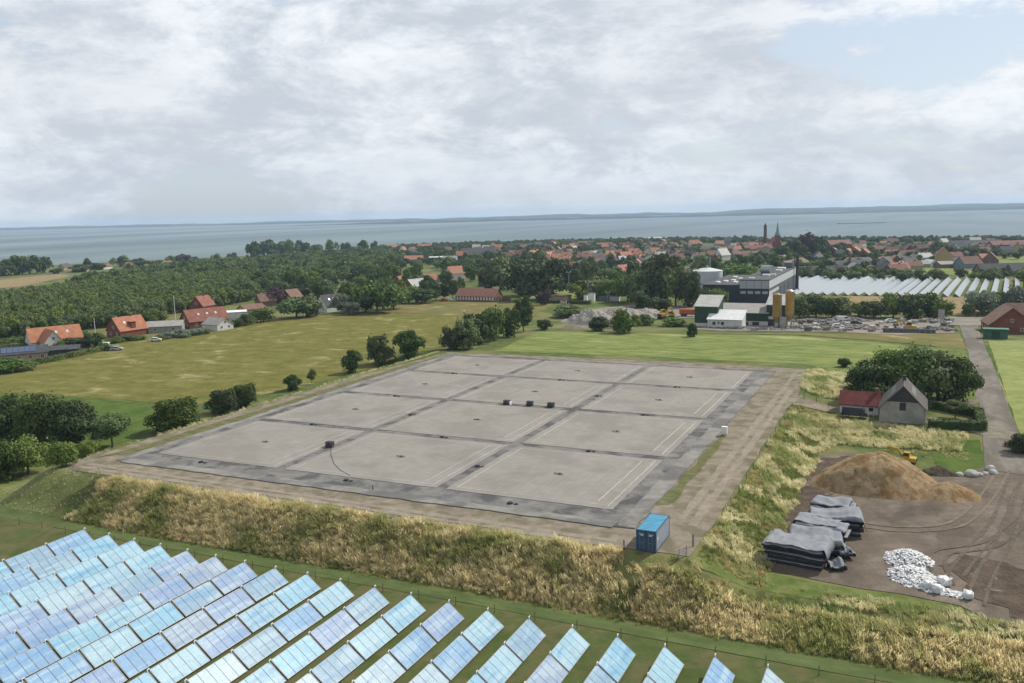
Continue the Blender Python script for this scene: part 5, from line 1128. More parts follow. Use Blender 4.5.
for (px, py, h, lab) in ((96.5, 346, 27, 'white flagpole among the left garden shrubs'), (175.5, 320, 24, 'tall pale mast behind the grey shed'), (214.5, 310, 11, 'thin pole beside the steep brick house'), (272, 309, 15, 'wooden telegraph pole by the copper tree')):
    p = at(px, py); k = depth(p) / FPX; hh = h * k; mb = MB().tube((0, 0, -.3), (0, 0, hh), .16, .09, 8).tube((0, 0, hh), (0, 0, hh + .2), .16, .16, 8)
    if px == 272: mb.cbox((0, 0, hh - .7), (1.8, .14, .14))
    tag(mb.build('pole', M_WHITE if px != 272 else M_POST, None, loc=p), lab, 'pole')
p = at(106, 349); t = thing('caravan', 'small white caravan parked at the field edge hedge', 'caravan', (p.x, p.y, p.z), rad(40)); MB().extrude([(-1.2, .5), (1.2, .5), (1.3, 1.4), (1.1, 2.4), (-1.1, 2.5), (-1.3, 1.6)], -1, 1).build('body', M_WHITE, t); MB().box(-.6, .6, -1.03, -1.005, 1.4, 2.0).build('window', M_GLASS, t)
for s in (-1.05, 1.05): MB().tube((0, s - .1, .35), (0, s + .1, .35), .35, .35, 12).build('wheel', M_BLACK, t)
car('silver car parked on the grass at the olive field edge', 117, 350.5, rad(30), M_SILV); car('dark car next to the silver one at the field edge', 111.5, 350.5, rad(30), M_NAVY); car('white car by the hedge below the orange roofed house', 156, 341.5, rad(35), M_WCAR)
car('red car parked beside the low brick building', 444.5, 301.5, rad(20), M_RED); car('white car next to the red one at the brick building', 449, 301, rad(20), M_WCAR)
car('dark blue van parked in front of the red roofed annexe', 855, 417.5, rad(-3), M_NAVY, None, True)
# --- low brick building with white windows
p = at(479, 301); t = thing('brick_hall', 'low brick building with red roof and a row of white windows', 'building', (p.x, p.y, p.z), rad(-90))
gable(t, 23, 9, 3.0, 3.6, rmat('terracotta_roof', (.25, .125, .09), (.30, .16, .12)), W_BRN, over=.4)
for k in range(13): add_window(t, lambda a, z, d, k=k: (4.5 + d, -10.4 + k * 1.73 + a, .95 + z), 1.0, 1.75, M_WHITE, mat('window_blind', (.62, .64, .64), .5))
MB().box(-3.5, -3.2, 11.9, 17, -.5, 2.4).build('yard_wall', W_BRN, t)
# --- the grey roofed house and its annexe
p = at(901, 422); t = thing('farmhouse', 'old whitish house with steep grey roof beside the dark copse', 'house', (p.x + .2, p.y + 4.4, zz(p.x, p.y)), 0)
gable(t, 10.6, 8.1, 2.8, 4.3, R_GRY, W_OLD, over=.3, chim=1, cpos=.12, skylights=3, cmat=W_DARK)
MB().add([(-2.75, -5.36, 4.1), (2.75, -5.36, 4.1), (0, -5.36, 6.95), (-2.75, -5.31, 4.1), (2.75, -5.31, 4.1), (0, -5.31, 6.95)], [(0, 1, 2), (0, 3, 4, 1), (1, 4, 5, 2), (2, 5, 3, 0)]).build('gable_boarding', W_DARK, t)
add_window(t, lambda a, z, d: (.0 + a, -5.3 - d, 2.45 + z), 1.1, 1.5, W_DARK)
for y in (-2.5, 1.5): add_window(t, lambda a, z, d, y=y: (4.15 + d, y + a, .9 + z), 1.0, 1.3)
p = at(859, 414); t = thing('annexe', 'low annexe with dark red sheet roof and white walls', 'outbuilding', (p.x, p.y + 2.4, zz(p.x, p.y)), rad(90))
gable(t, 7.2, 5.2, 1.9, 2.1, R_DRED, W_WHT, over=.3, chim=1, cpos=-.42, cmat=W_BRN)
for y in (-2.2, 0, 2.2): add_window(t, lambda a, z, d, y=y: (-2.6 - d, y - a, .75 + z), .8, .7, W_DARK)
# --- brick farm at the right edge
p = at(1003, 333); t = thing('farmhouse', 'brick farmhouse with big brown gable roof at the right edge', 'house', (p.x + 1.5, p.y + 5, p.z), rad(8)); gable(t, 13, 13.5, 3.0, 5.6, R_BRN, W_BRK, over=.4, wins=3, gwins=True)
p = at(1030, 322); t = thing('barn', 'long dark brown roofed barn wing behind the brick farmhouse', 'barn', (p.x + 5, p.y + 4, p.z), rad(98)); gable(t, 26, 9, 3.0, 3.6, R_BRN, W_BRK, over=.4)
p = at(995.5, 339); t = thing('green_shed', 'green shed with pale green roof in front of the farmhouse', 'shed', (p.x, p.y + 1.6, p.z), rad(0)); MB().box(-3.4, 3.4, -1.5, 1.5, -.3, 2.9).build('wall', W_GRN, t); MB().extrude([(-3.7, 2.95), (3.7, 2.95), (3.7, 3.2), (-3.7, 3.2)], -1.8, 1.8).build('roof', R_GREEN, t); MB().box(-1.2, 1.2, -1.56, -1.505, 0, 2.4).build('door', W_DKG, t)
# --- green and white works sheds
M_GRNS = W_DKG
def shed(px, py, wpx, hpx, dep, rise, roof, wall, label, base=None, basew=1.2, name='works_shed', wins=(), ext=0):
    """mono-pitch shed, front along u; roof rises to the back"""
    p = at(px, py); k = depth(p) / FPX; w = wpx * k; h = hpx * k
    t = thing(name, label, 'shed', (p.x, p.y, p.z), 0, 'works sheds'); x = w / 2
    if base: MB().box(-x, x, 0, dep, -.5, basew).build('plinth', base, t)
    b0 = basew + .002 if base else -.5
    MB().add([(-x, 0, b0), (x, 0, b0), (x, dep, b0), (-x, dep, b0), (-x, 0, h), (x, 0, h), (x, dep, h + rise), (-x, dep, h + rise)], [(3, 2, 1, 0), (4, 5, 6, 7), (0, 1, 5, 4), (1, 2, 6, 5), (2, 3, 7, 6), (3, 0, 4, 7)]).build('wall', wall, t)
    e = .35; s = rise / dep
    MB().add([(-x - e, -e, h - e * s + .03), (x + e, -e, h - e * s + .03), (x + e, dep + e, h + rise + e * s + .03), (-x - e, dep + e, h + rise + e * s + .03), (-x - e, -e, h - e * s + .2), (x + e, -e, h - e * s + .2), (x + e, dep + e, h + rise + e * s + .2), (-x - e, dep + e, h + rise + e * s + .2)], [(3, 2, 1, 0), (4, 5, 6, 7), (0, 1, 5, 4), (1, 2, 6, 5), (2, 3, 7, 6), (3, 0, 4, 7)]).build('roof', roof, t)
    for (a, z, ww, hh) in wins: MB().box(a * x - ww / 2, a * x + ww / 2, -.06, -.004, z, z + hh).build('window', M_GLASS, t)
    return t
shed(706, 326.5, 23, 20, 10, 3.2, R_PALE, M_GRNS, 'tall green shed with pale patched roof, left of the works', W_WHT, 1.3)
shed(741, 325, 52, 12.2, 10, 2.4, R_ETER, M_GRNS, 'long green shed with grey corrugated roof in the works', W_WHT, 1.6, wins=((.15, .1, 2.5, 1.3), (.55, .1, 2.5, 1.3)))
shed(724.5, 328.5, 34, 8.8, 8, 2.6, R_WHT, W_WHT, 'low white shed with white roof in front of the works', None, wins=((-.62, 1.3, 1.1, 1.1), (-.12, 1.3, 1.1, 1.1), (-.35, 1.6, .6, .8)))
shed(777, 326, 21, 21, 9, 3.0, R_PALE, M_GRNS, 'tall green shed with white roof behind the yellow silos', W_WHT, 3.6, wins=((-.6, .1, 2.2, 2.4),))
def silo(px, py, wpx, top, lab, cap):
    p = at(px, py); k = depth(p) / FPX; r = wpx * k / 2; h = (py - top) * k; t = thing('silo', lab, 'silo', (p.x, p.y - 1.5, p.z), 0, 'yellow silos')
    MB().tube((0, 0, h * .36), (0, 0, h), r, r, 24).build('shell', mat('silo_yellow', (.50, .30, .055), .6, (.40, .23, .05), .5, 4) if not cap else mat('silo_ochre', (.36, .24, .05), .6, (.28, .18, .04), .5, 4), t)
    MB().tube((0, 0, h * .16), (0, 0, h * .358), r * .18, r * .98, 20).build('hopper', MATS['silo_ochre'] if cap else MATS['silo_yellow'], t)
    MB().tube((0, 0, h + .002), (0, 0, h + .5), r * .98, r * .5, 20).build('cap', M_STEEL if not cap else MATS['silo_ochre'], t)
    for a in range(4): x, y = r * .8 * math.cos(a * 1.5708 + .78), r * .8 * math.sin(a * 1.5708 + .78); MB().tube((x, y, -.3), (x, y, h * .4), .14, .14, 6).build('leg', M_STEEL if not cap else M_POST, t)
    MB().tube((r + .15, 0, 0), (r + .15, 0, h), .12, .12, 6).build('fill_pipe', M_STEEL, t)
    for a in range(3): z = h * (.42 + .26 * a); MB().tube((0, 0, z), (0, 0, z + .12), r + .03, r + .03, 24).build('band', M_STEEL if not cap else MATS['silo_ochre'], t)
silo(777, 328, 8.2, 294, 'left ochre silo with domed cap in front of the green shed', True); silo(789.5, 327, 8.0, 290.5, 'right yellow silo, taller, with a conveyor at its foot', False)
p = at(797, 327); t = thing('conveyor', 'sloping steel conveyor at the foot of the right silo', 'conveyor', (p.x, p.y, p.z), 0)
MB().add([(1.5, -.4, .3), (1.5, .4, .3), (-3, .4, 5), (-3, -.4, 5), (1.5, -.4, .7), (1.5, .4, .7), (-3, .4, 5.4), (-3, -.4, 5.4)], [(0, 1, 2, 3), (4, 5, 6, 7), (0, 1, 5, 4), (1, 2, 6, 5), (2, 3, 7, 6), (3, 0, 4, 7)]).build('belt', W_DKG, t)
for x, z in ((1, .6), (-2.5, 4.6)): MB().tube((x, 0, -.3), (x, 0, z), .1, .1, 6).build('leg', M_STEEL, t)
# --- blue factory hall
M_FBL = mat('navy_cladding', (.028, .036, .058), .5, (.036, .046, .07), .4); M_FGR = mat('pale_cladding', (.42, .45, .48), .5, (.37, .40, .43), .4); M_FG2 = mat('grey_cladding', (.12, .13, .15), .5, (.10, .11, .13), .3); M_FRF = mat('factory_roof', (.06, .06, .065), .9, (.09, .09, .095), .2); M_FPL = mat('white_cladding', (.62, .64, .66), .5, (.55, .57, .59), .4)  # last one: pale cladding lightened, sunlight on the side painted into its colour
fx, fy = cw(117, 400); fz = zz(fx, fy); FT = 6.9 - fz
t = thing('factory_hall', 'navy blue factory hall with pale upper panels and roof plant', 'factory', (fx, fy, fz), 0); Lf = 92; Wf = 13.2
MB().box(-Wf, 0, 0, Lf, -1, FT - 3.9).build('lower_wall', M_FBL, t)
MB().box(-.002, .06, .1, Lf - .1, .2, FT - 3.95).build('side_cladding', M_FG2, t)
MB().box(-Wf + .05, -.05, .05, Lf - .05, FT - 3.898, FT - .1).build('upper_wall', M_FBL, t)
for k in range(4): MB().box(-Wf + .1 + k * 3.27, -Wf + .1 + k * 3.27 + 3.12, -.08, .046, FT - 3.8, FT - .2).build('panel', M_FGR, t)
for k in range(12): MB().box(-.046, .08, .2 + k * 7.63, .2 + k * 7.63 + 7.4, FT - 3.8, FT - .2).build('panel', M_FPL, t)
for k in range(4): MB().box(-Wf + .5 + k * 3.27, -Wf + 2.9 + k * 3.27, -.06, -.004, FT - 6.2, FT - 5.0).build('window', M_FGR, t)
MB().box(.062, .10, .5, 30, FT - 6.6, FT - 5.1).build('window_band', M_FPL, t)
for k in range(3): MB().box(.062, .10, 33 + k * 14, 36 + k * 14, 0, FT - 5.5).build('door', M_FBL, t)
MB().box(-Wf - .15, .15, -.15, Lf + .15, FT - .098, FT + .25).build('roof', M_FRF, t)
MB().tube((-8.2, 33, FT + 2.6), (-3.4, 31, FT + 2.6), 2.3, 2.3, 28).build('roof_tank', M_STEEL, t)
MB().box(-8, -3.6, 30.2, 33.6, FT + .25, FT + .9).build('tank_cradle', M_FG2, t)
for (x, y, w, l, h) in ((-9, 6, 1.2, 2, .5), (-5, 22, 1.6, 3, .9), (-2.5, 27, 1.3, 2, .7), (-9, 44, 1.4, 3, .8), (-4, 56, 1.5, 3, .7), (-10, 62, 2, 5, .9), (-5, 72, 2, 4, .8)): MB().box(x - w, x + w, y, y + l, FT + .252, FT + .25 + h).build('roof_vent', M_WHITE, t)
MB().box(-4.5, -.6, 80, 88, FT + .252, FT + 3.2).build('roof_cabin', M_FG2, t)
t2 = thing('chimney_stack', 'slim dark steel chimney at the far corner of the factory', 'chimney', (fx + 1.6, fy + Lf * .93, fz), 0); MB().tube((0, 0, -.5), (0, 0, FT + 6.5), .9, .75, 14).build('flue', mat('dark_steel', (.06, .055, .055), .6), t2); MB().tube((0, 0, FT + 6.5), (0, 0, FT + 7.1), .95, .95, 14).build('collar', MATS['dark_steel'], t2); MB().box(-1.2, 1.2, -1.2, 1.2, -.5, 1).build('base', M_CONC, t2)
t3 = thing('factory_wing', 'lower navy wing with flat roof left of the factory hall', 'factory', (fx - Wf - .2, fy + 1.5, fz), 0); FW = FT - 2.6
MB().box(-17, 0, 0, 62, -1, FW).build('wall', M_FBL, t3); MB().box(-17.2, .0, -.2, 62.2, FW + .002, FW + .3).build('roof', M_FRF, t3)
for (x, y) in ((-12, 8), (-9.5, 14), (-7, 20), (-4, 9), (-5.5, 30), (-3, 36), (-10, 40)): MB().box(x - .9, x + .9, y, y + 4, FW + .302, FW + 1.0).build('skylight', M_WHITE, t3)
# --- white tank
p = at(707, 296); t = thing('storage_tank', 'white cylindrical tank with shallow cone roof behind the trees', 'tank', (p.x, p.y, p.z), 0); k = depth(p) / FPX; r = 15.0 * k
ht = 25.5 * k; M_TANK = mat('tank_white', (.60, .62, .67), .5, (.54, .56, .61), .25)
MB().tube((0, 0, -.5), (0, 0, ht), r, r, 56, cap=False).build('shell', M_TANK, t, True); MB().tube((0, 0, ht), (0, 0, ht + r * .22), r * 1.01, .4, 56).build('roof', R_WHT, t)
MB().tube((1.5, 0, ht + r * .2), (1.5, 0, ht + 8), .25, .25, 8).build('vent_pipe', M_STEEL, t); MB().tube((0, 0, ht + r * .21), (0, 0, ht + r * .21 + 1), .8, .8, 10).build('manhole', M_STEEL, t)
for z in (.33, .66): MB().tube((0, 0, ht * z), (0, 0, ht * z + .15), r + .04, r + .04, 56, cap=False).build('rim', M_TANK, t)
# --- far solar field
pf = MB(); plbox(pf, -hl, hl, -hw, hw, -.1, 0)
FARP = plbox(MB(), -hl + .03, hl - .03, -hw, hw * 1.3, -.1, 0).mesh('collector', mat('far_collector_glass', (.28, .32, .345), .35, (.22, .26, .285), .8, metal=.1, spec=.4)); FLEG = MB().box(-hl + .2, hl - .2, -.05, .05, -.2, 1.0).mesh('support', M_STEEL)
base = at(900, 296.5); top = at(900, 279.5); FA = rad(-4.5); fu, fv = Vector((math.cos(FA), math.sin(FA))), Vector((-math.sin(FA), math.cos(FA)))
flen = (Vector((top.x, top.y)) - Vector((base.x, base.y))).dot(fv) + 4
for k in range(-30, 45):
    o2 = Vector((base.x, base.y)) + fu * (5.1 * k); n = int(flen / 6.1); cells = []
    for j in range(n):
        w = o2 + fv * (3 + 6.1 * j); q = proj((w.x, w.y, zz(w.x, w.y) + 1))
        if 790 < q[0] < 1036: cells.append(w)
    if len(cells) < 3: continue
    w0 = cells[0]; t = thing('collector_row', '', 'solar collectors', (w0.x, w0.y, zz(w0.x, w0.y)), 0, 'rows of the far solar field'); later(t, 'long white row of collectors in the far solar field'); o = Vector(t.location)
    for w in cells:
        c = obj('collector', FARP, t, Vector((w.x, w.y, zz(w.x, w.y))) - o, math.pi / 2 + FA); obj('support', FLEG, c)
# --- machines and heaps of the works
for (px, py, ca, s, lab) in ((663, 319, 60, 1.35, 'yellow excavator left of the orange truck body'), (671, 318, 200, 1.0, 'smaller yellow machine between excavator and orange body'), (910, 331.5, 185, 1.2, 'yellow excavator beside the long dark wall in the stone yard')):
    p = at(px, py); excavator(lab, (p.x, p.y, p.z + .14), rad(ca), s)
p = at(687, 316.5); t = thing('truck_body', 'orange tipper truck body parked beside the green shed', 'truck', (p.x, p.y, p.z + .14), rad(2)); MB().box(-3, 3, -1.25, 1.25, 1.1, 3.0).build('tipper_body', mat('orange_paint', (.50, .13, .03), .5, (.42, .11, .03), .6), t); MB().box(-2.8, 4.2, -.9, .9, .75, 1.08).build('chassis', M_BLACK, t)
MB().extrude([(3.1, 1.09), (4.9, 1.09), (4.9, 1.9), (4.5, 2.9), (3.1, 2.9)], -1.2, 1.2).build('cab', MATS['orange_paint'], t); MB().extrude([(4.2, 1.95), (4.93, 1.95), (4.6, 2.75), (4.2, 2.75)], -1.1, 1.1).build('windscreen', M_GLASS, t)
for x in (-1.9, -.6, 4.0):
    for y in (-1.05, 1.05): MB().tube((x, y - .15, .5), (x, y + .15, .5), .5, .5, 14).build('wheel', M_BLACK, t)
M_SPOIL = mat('grey_spoil', (.40, .37, .33), 1, (.31, .28, .24), .3, 6, bump=(1.5, .8, .4), spec=.05)
for (px, py, a, b, h, lab) in ((592, 323, 12, 7, 5.6, 'pale grey spoil heap, tall left one behind the bushes'), (622, 318, 15, 7, 4.6, 'pale spoil heap behind the round bush'), (648, 317, 10, 6, 3.6, 'low spoil heap left of the yellow machines'), (609, 328, 10, 4, 2.4, 'brown rubble heap in front of the spoil'), (575, 328, 8, 4, 1.2, 'low brown soil ridge at the lush field edge')):
    c = at(px, py); heap('spoil_heap', lab, 'heap', c, a, b, h, M_SPOIL if 'brown' not in lab else mat('brown_soil', (.17, .125, .09), 1, (.24, .19, .15), .4, 6, bump=(2, .8, .3)), .1, px, .16)
M_RUB = mat('rubble', (.24, .22, .20), .95, (.33, .31, .29), 1.0, 4)
rk = random.Random(4)
for k, (px, py, a, b, h, lab) in enumerate(((862, 329, 8, 3, 1.6, 'rubble row of broken stone at the front of the stone yard'), (806, 329, 12, 3, 1.3, 'rubble along the front left of the stone yard'), (835, 326, 7, 3, 1.5, 'rubble in the middle of the stone yard'), (812, 322, 9, 4, 1.2, 'rubble behind the silos'), (848, 321, 9, 3, 1.4, 'rubble by the tree belt'), (930, 322, 8, 3, 1.2, 'rubble left of the road end'), (936, 330, 7, 2.5, 1.2, 'rubble right of the yellow excavator'), (610, 326, 9, 4, 1.4, 'rubble in the spoil area'), (745, 329, 16, 2, .7, 'rubble strip before the works sheds'))):
    scraps('rubble_pile', lab, [(at(px, py), a, b, h)], 240, .25, .7, 30 + k, None, M_RUB)
M_BLK = [mat('stone_block_' + n, c, .9, c2, 1) for n, c, c2 in (('pale', (.48, .47, .44), (.4, .39, .36)), ('dark', (.10, .10, .105), (.14, .14, .14)), ('brown', (.22, .17, .13), (.28, .22, .17)))]
for k in range(70):
    px, py = rk.uniform(800, 952), rk.uniform(320.5, 332.0)
    p = at(px, py); m = rk.choices(M_BLK, [3, 3, 2])[0]; w, l, h = rk.uniform(.8, 2.4), rk.uniform(.7, 1.6), rk.uniform(.5, 1.4)
    j = lambda: rk.uniform(-.12, .12)
    o = MB().add([(-w / 2 + j(), -l / 2 + j(), -.2), (w / 2 + j(), -l / 2 + j(), -.2), (w / 2 + j(), l / 2 + j(), -.2), (-w / 2 + j(), l / 2 + j(), -.2), (-w / 2 + j(), -l / 2 + j(), h + j()), (w / 2 + j(), -l / 2 + j(), h + j()), (w / 2 + j(), l / 2 + j(), h + j()), (-w / 2 + j(), l / 2 + j(), h + j())], [(3, 2, 1, 0), (4, 5, 6, 7), (0, 1, 5, 4), (1, 2, 6, 5), (2, 3, 7, 6), (3, 0, 4, 7)]).build('stone_block', m, None, loc=(p.x, p.y, p.z + .13), rz=rk.uniform(0, 3))
    tag(o, None, 'stone block', 'stone blocks stored in the stone yard'); later(o, {'p': 'pale', 'd': 'dark', 'b': 'brown'}[m.name.split('_')[-1][0]] + ' stone block stored in the stone yard')
p = at(905, 333); t = thing('retaining_wall', 'long dark low wall at the front edge of the stone yard', 'wall', (p.x, p.y, p.z), 0)
for k in range(10): MB().box(-7 + k * 1.65, -7 + k * 1.65 + 1.6, -.4, .4, -.3, 1.5).build('block', M_BLK[1], t)
p = at(941, 321); t = thing('stone_monument', 'tall grey stone slab standing at the yard corner by road', 'stone', (p.x, p.y, p.z), .2); MB().box(-1.1, 1.1, -.35, .35, .4, 4.4).build('slab', M_STONE, t); MB().box(-1.8, 1.8, -1, 1, -.3, .398).build('base', M_BLK[1], t)
for (px, py, rz, m, lab) in ((838, 328, .2, M_WCAR, 'white car parked among the stones, front'), (843, 321.5, .4, M_WCAR, 'white van by the tree belt in the stone yard'), (830, 323, .1, M_SILV, 'silver car among the stone stacks'), (891, 323, .3, M_WCAR, 'white car left of the stone slab'), (856, 325, .2, M_NAVY, 'dark car in the middle of the stone yard')): car(lab, px, py, rz, m, 'cars in the stone yard', 'van' in lab)
# --- substation
for k, (px, py, h) in enumerate(((588, 301, 19), (590.5, 300, 15), (597.5, 300, 20), (599.5, 299, 17), (604, 299, 12), (611, 299, 13), (619, 298, 12), (569, 294, 22), (608, 302, 10))):
    p = at(px, py); kk = depth(p) / FPX; hh = h * kk; t = thing('lattice_pole', '', 'pole', (p.x, p.y, p.z), .3, 'substation poles'); later(t, 'thin grey pole in the substation')
    MB().tube((0, 0, -.3), (0, 0, hh), .28, .16, 8).build('mast', M_STEEL, t); MB().cbox((0, 0, hh - .3), (2.6, .2, .2)).build('cross_arm', M_STEEL, t)
    for s in (-1, 1): MB().tube((s, 0, hh - .2), (s, 0, hh + .5), .2, .14, 8).build('insulator', M_WHITE, t)
for (px, py, w, h, m, lab) in ((592, 302, 3, 4.5, M_WHITE, 'white transformer case in the substation'), (604, 301.5, 5, 2.4, M_FG2, 'grey switchgear box in the substation'), (614, 301, 6, 2.4, M_WHITE, 'long white switchgear cabinet in the substation'), (586, 303, 1.6, 4.0, M_WHITE, 'slim white cabinet at the substation edge')):
    p = at(px, py); t = thing('switchgear', lab, 'switchgear', (p.x, p.y, p.z), 0); MB().box(-w / 2, w / 2, -1, 1, -.3, h).build('case', m, t); MB().box(-w / 2 - .1, w / 2 + .1, -1.1, 1.1, h + .002, h + .2).build('cap', M_FG2, t)
p = at(556, 301.5); t = thing('service_building', 'flat brown roofed service building behind the substation hedge', 'building', (p.x, p.y + 4, p.z), 0); MB().box(-6, 6, -2.5, 2.5, -.5, 2.6).build('wall', W_PINK, t); MB().box(-6.3, 6.3, -2.8, 2.8, 2.602, 2.95).build('roof', R_BRN, t)
p = at(563.5, 306); t = thing('gate_post', 'pale concrete gate piers between the two dark hedges', 'gate', (p.x, p.y, p.z), 0)
for x in (-1.2, 1.2): MB().box(x - .4, x + .4, -.3, .3, -.3, 2.4).build('pier', M_CONC, t)
MB().box(-.78, .78, -.05, .05, .1, 1.8).build('leaf', M_CONC, t)

# ------------------------------------------------------------------ the town
rh = random.Random(12); TOWN = 'town houses'
R_TOR = rmat('faded_orange_tiles', (.33, .155, .10), (.40, .20, .135)); R_TRD = rmat('faded_red_tiles', (.20, .10, .08), (.25, .135, .105))
ROOFS = [(R_TOR, 'orange roofed', 4), (R_TRD, 'red roofed', 3.4), (R_BRN, 'brown roofed', 3), (R_GRY, 'grey roofed', 3.2), (R_DRK, 'dark roofed', 2), (R_PALE, 'pale roofed', 1.4)]
WALLS = [(W_WHT, 4.5), (W_BRK, 3), (W_YEL, 1.4), (W_PINK, 1.5), (W_GRY, 1)]
HP = []
def townhouse(px, py, ca, L, Wd, hw, hr, roof, wall, desc, name='town_house', **kw):
    p = at(px, py); HP.append((p.x, p.y)); t = obj(name, None, None, (p.x, p.y, p.z), rad(ca + 25 - 90)); tag(t, None, 'house', TOWN); later(t, desc); gable(t, L, Wd, hw, hr, roof, wall, **kw)
big = [(403, 289, 60, 11, 8, 4, 4.5, R_TOR, W_BRK, 'orange roofed house left of the pale roofed brick gable'), (416, 292, 50, 13, 9, 4, 4, R_PALE, W_BRK, 'pale roofed house with brick gable near the poplars'), (430, 285, 40, 10, 8, 3.5, 4, R_TOR, W_GRY, 'orange roofed house behind the pale roofed one'), (418, 283, 10, 14, 8, 3, 2, R_DRK, W_GRY, 'dark low roofed house behind the orange ones'),
       (455, 279, 35, 12, 9, 4.5, 5, R_TOR, W_WHT, 'white walled house with bright orange roof above the poplars'), (414, 263, 5, 20, 11, 4, 4, R_TOR, W_BRN, 'wide orange roofed building at the shore left of town'), (425, 250, 5, 22, 12, 5, 5, R_TOR, W_WHT, 'wide orange roof near the water, left town'), (393, 250, 5, 18, 12, 5, 4, R_TOR, W_WHT, 'orange roofs by the water at the left end of town'),
       (437, 263, 5, 16, 14, 6, 1, R_PALE, W_DARK, 'flat pale roofed building in the left town'), (478, 258, 20, 40, 26, 6, 6, R_DRK, W_GRY, 'very large dark roofed hall among the park trees'),
       (549, 258, 5, 20, 11, 4, 4, R_TOR, W_BRK, 'bright orange roof, widest in the middle town'), (562, 268, 30, 17, 10, 5, 5.5, R_TOR, W_BRK, 'big orange roofed house pair, upper'), (567, 276, 20, 15, 10, 4.5, 5.5, R_TOR, W_BRK, 'big orange roofed house pair, lower'), (568, 281, 8, 14, 8, 4, 1, R_WHT, W_WHT, 'white flat building under the orange pair'), (579, 274, 70, 14, 10, 4.5, 6, R_DRK, W_BRN, 'dark gabled house right of the orange pair'), (523, 281, 60, 8, 8, 4, 4, R_TOR, W_BRK, 'orange roof peeping left of the spreading tree'),
       (538, 271, 20, 11, 8, 4, 4.5, R_TRD, W_BRK, 'red roofed house above the spreading tree'), (595, 266, 10, 18, 10, 4.5, 3.5, R_GRY, W_WHT, 'grey roofed white building in the middle town'), (633, 272, 15, 13, 9, 3.5, 3, R_GRY, W_WHT, 'grey hipped house at the right of the middle town'), (622, 274, 40, 10, 8, 3, 4, R_TOR, W_YEL, 'small orange roof beside the grey house'), (625, 262, 30, 13, 9, 5, 5, R_TOR, W_BRK, 'tall orange roof in the middle town'),
       (655, 242, 0, 24, 12, 7, 1, R_WHT, W_YEL, 'pale yellow flat block by the harbour'), (694, 248, 10, 14, 10, 6, 5, R_TOR, W_WHT, 'red orange house above the tank'), (704, 252, 5, 40, 11, 4, 3, R_GRY, W_GRY, 'long grey roof behind the tank'), (722, 260, 40, 14, 10, 5, 6, R_PALE, W_WHT, 'pale steep gable above the tank'), (746, 258, 10, 30, 10, 4, 3, R_BRN, W_GRY, 'long brown low roof left of the church'), (757, 252, 10, 34, 12, 4, 4, R_TRD, W_BRK, 'red roofs in front of the church'),
       (793, 268, 55, 52, 11, 3.5, 3.2, R_BRN, W_PINK, 'very long terracotta roof behind the factory'), (775, 262, 0, 30, 12, 3.5, 3, R_DRK, W_GRY, 'dark low roof left of the terracotta one'), (783, 263, 60, 10, 9, 3, 4, R_ETER, W_WHT, 'small pale roof beside the dark low one'), (818, 262, 80, 10, 9, 5, 5, R_DRK, W_WHT, 'dark slate gable by the road'), (820, 274, -5, 36, 10, 3, 2.6, R_DRK, W_GRY, 'long dark bungalow roof behind the white collectors'), (848, 268, 20, 28, 10, 3, 3, R_DRK, W_GRY, 'dark bungalow beside the town road'), (858, 265, 25, 24, 10, 3, 3, R_GRY, W_GRY, 'grey bungalow right of the town road'),
       (838, 248, 20, 34, 12, 5, 5, R_TRD, W_BRK, 'large red roof right of the dark trees'), (855, 255, 65, 30, 11, 4, 4.5, R_TOR, W_BRK, 'long orange roof stepping down right of the road'), (864, 257, 65, 36, 11, 4, 4.5, R_TOR, W_BRK, 'second long orange roof beside the first'), (848, 256, 60, 18, 10, 3.5, 4, R_TOR, W_PINK, 'short orange roof next to the road'), (885, 270, 75, 14, 10, 3.5, 4, R_DRK, W_BLU, 'dark gabled house right of the bungalows'), (854, 272, 85, 12, 9, 3, 3.6, R_ETER, W_BLU, 'small blue grey roof by the hedge'), (893, 262, 0, 22, 9, 3, 2, R_GRY, W_GRY, 'grey low roof behind the dark gabled house'),
       (909, 256, 70, 14, 12, 4.5, 6.5, R_TRD, W_BRK, 'red gabled brick house on the right'), (913, 268, 2, 22, 9, 3, 2.5, R_ETER, W_GRY, 'long flat grey outbuilding at the right'), (943, 263, 70, 14, 13, 6, 7, R_TRD, W_YEL, 'yellow brick house with pointed red roof'), (930, 266, 90, 14, 5, 3, 2, R_WHT, W_WHT, 'narrow white roof left of the yellow brick house'), (968, 268, 15, 16, 11, 3.5, 5, R_BRN, W_BLU, 'blue grey house with brown red roof at right'), (944, 268, 10, 12, 9, 3, 2, R_ETER, W_BRN, 'low shed in front of the yellow brick house'),
       (990, 264, 60, 14, 12, 3.5, 6, R_BRN, W_BRN, 'brown gabled house at the right frame side'), (1000, 275, 0, 30, 12, 3, 4.5, R_DRK, W_BRN, 'dark roofed brick farm building at the right'), (1022, 275, 0, 18, 11, 3, 4, R_DRK, W_BRN, 'dark roofed barn cut by the right frame edge'), (1007, 250, 3, 40, 14, 6, 4, R_TRD, W_BRN, 'long reddish warehouse at the right shore'), (975, 248, 3, 60, 14, 5, 4, R_DRK, W_GRY, 'long dark warehouse at the right shore')]
for b in big: townhouse(*b)
